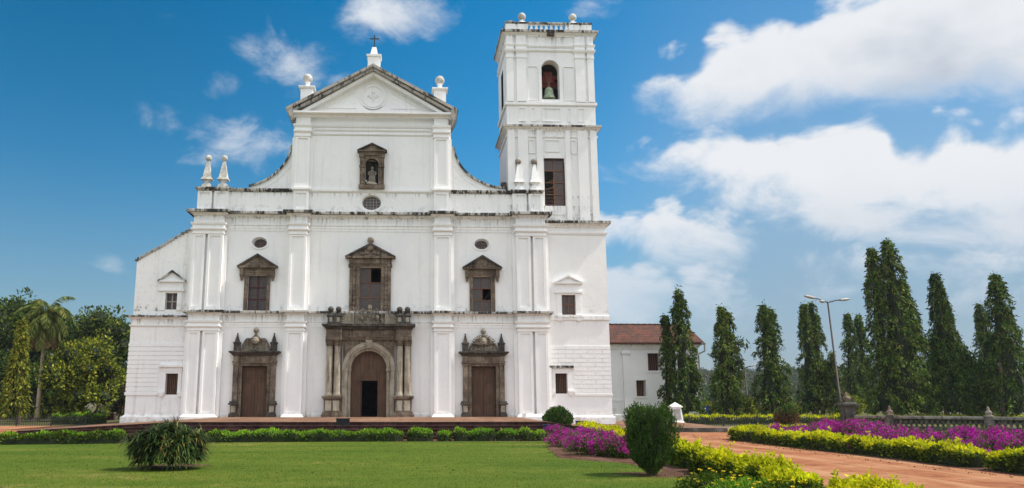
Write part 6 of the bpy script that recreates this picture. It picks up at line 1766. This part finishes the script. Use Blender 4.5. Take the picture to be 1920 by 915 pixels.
def box_on_post(px0, px1, py0, py1, Y, mat, label, name="floodlight_box"):
    a, b = at(px0, py1, Y), at(px1, py0, Y); w_, h_ = b.x - a.x, b.z - a.z; zc = max(a.z, .05)
    t = thing(name, label, "box", ((a.x + b.x) / 2, Y, 0))
    m = MB().box(-w_ / 2, w_ / 2, -.12, .12, zc, b.z); hs_ = obj("housing", m, mat, t)
    obj("lid", MB().box(-w_ / 2 - .02, w_ / 2 + .02, -.15, .14, b.z, b.z + .03), mat, hs_)
    m = MB(); 
    if zc > .15:
        m.box(-.04, .04, -.04, .04, 0, zc); m.box(-.16, .16, -.1, .1, 0, .04); obj("post", m, "iron", t)
    return t
box_on_post(630.5, 655.5, 785.5, 797, -13.45, "black", "flat black floodlight box on a short post before the central steps")
box_on_post(1080.5, 1101.5, 790, 808, -7.0, "navy", "navy blue box standing behind the golden hedge below the tower")
box_on_post(1019, 1031, 797, 809, -13.2, "navy", "small dark blue box among the flowers at the end of the low hedges")
wb = at(973, 787, -.9)
t = thing("meter_box", "tiny white box on the terrace at the foot of the paired pilaster", "box", (9.75, -.95, .78))
obj("housing", MB().box(-.11, .11, -.08, .08, 0, .2), "paint", t); obj("lid", MB().box(-.125, .125, -.1, .1, .2, .225), "paint", t)

# blue notice board beyond the wing
Y = 30; a, b = at(1315.5, 782, Y), at(1328, 761, Y); w_, h_ = b.x - a.x, b.z - a.z
t = thing("notice_board", "upright blue notice board with a white emblem near the corner of the tiled wing", "sign", ((a.x + b.x) / 2, Y, 0))
bd = obj("board", MB().box(-w_ / 2, w_ / 2, -.04, .04, a.z, b.z), "blue", t)
m = MB().lathe([(.02, 0), (.07, .03), (.08, .1), (.05, .16), (.01, .18)], (0, -.02, b.z - .34), 10); m.box(-.05, .05, -.06, -.04, b.z - .4, b.z - .34); obj("emblem", m, "paint", bd)
m = MB()
for k in range(3): m.box(-.2 + .03 * k, .2 - .03 * k, -.05, -.04, a.z + .48 - k * .13, a.z + .52 - k * .13)
obj("lettering", m, "lamphead", bd)
for s in (-1, 1): obj("leg", MB().box(*sorted((s * w_ * .42, s * w_ * .5)), -.05, .05, 0, a.z), "steel", t)

# parked cars beyond the fence
def parked_car(px, Y, mat, label, rz):
    p = at(px, 775, Y)
    t = thing("parked_car", label, "car", (p.x, Y, 0), "cars parked beyond the fence", rz=rz)
    m = MB().prism([(-1.95, .3), (1.95, .3), (2.0, .6), (1.9, .82), (1.1, .92), (.55, 1.42), (-.95, 1.45), (-1.7, .95), (-1.98, .85)], -.82, .82)
    bd = obj("body", m, mat, t)
    g_ = MB().prism([(.95, .95), (.5, 1.36), (-.9, 1.38), (-1.5, .97)], -.835, .835); obj("window", g_, "glass", bd)
    for x in (-1.2, 1.25):
        for y in (-.74, .74):
            mw = MB(); mw.ring([(x + .32 * math.cos(a), .32 + .32 * math.sin(a)) for a in [2 * math.pi * k / 18 for k in range(18)]], [(x + .19 * math.cos(a), .32 + .19 * math.sin(a)) for a in [2 * math.pi * k / 18 for k in range(18)]], y - .11, y + .11)
            wh = obj("wheel", mw, "rubber", t); obj("rim", MB().prism(arc_pts(x, .32, .19, .19, n=14), y - .08, y + .08), "lamphead", wh)
    for y in (-.6, .6): obj("headlight", MB().box(1.93, 2.02, y - .14, y + .14, .6, .72), "paint", t)
parked_car(1416, 62, "paint", "white car parked far behind the fence, by the distant lamp", .3)
parked_car(1458, 60, "red", "red car parked far behind the third mast tree", 2.6)

# thin warm-season haze: far hills fade a little
hb = MB().box(-900, 900, -120, 760, -1.0, 60)
hz_o = obj("haze", hb, "paint"); hz_o['kind'] = 'stuff'; hz_o['label'] = "thin pale haze in the air over the far hills"
hm = bpy.data.materials.new("haze"); hm.use_nodes = True; ht = hm.node_tree; ht.nodes.clear()
hv_ = ht.nodes.new('ShaderNodeVolumePrincipled'); ho_ = ht.nodes.new('ShaderNodeOutputMaterial')
hv_.inputs['Color'].default_value = (0.80, 0.88, 1.0, 1); hv_.inputs['Density'].default_value = 0.00018; hv_.inputs['Anisotropy'].default_value = 0.2
ht.links.new(hv_.outputs[0], ho_.inputs['Volume'])
hz_o.data.materials.clear(); hz_o.data.materials.append(hm)
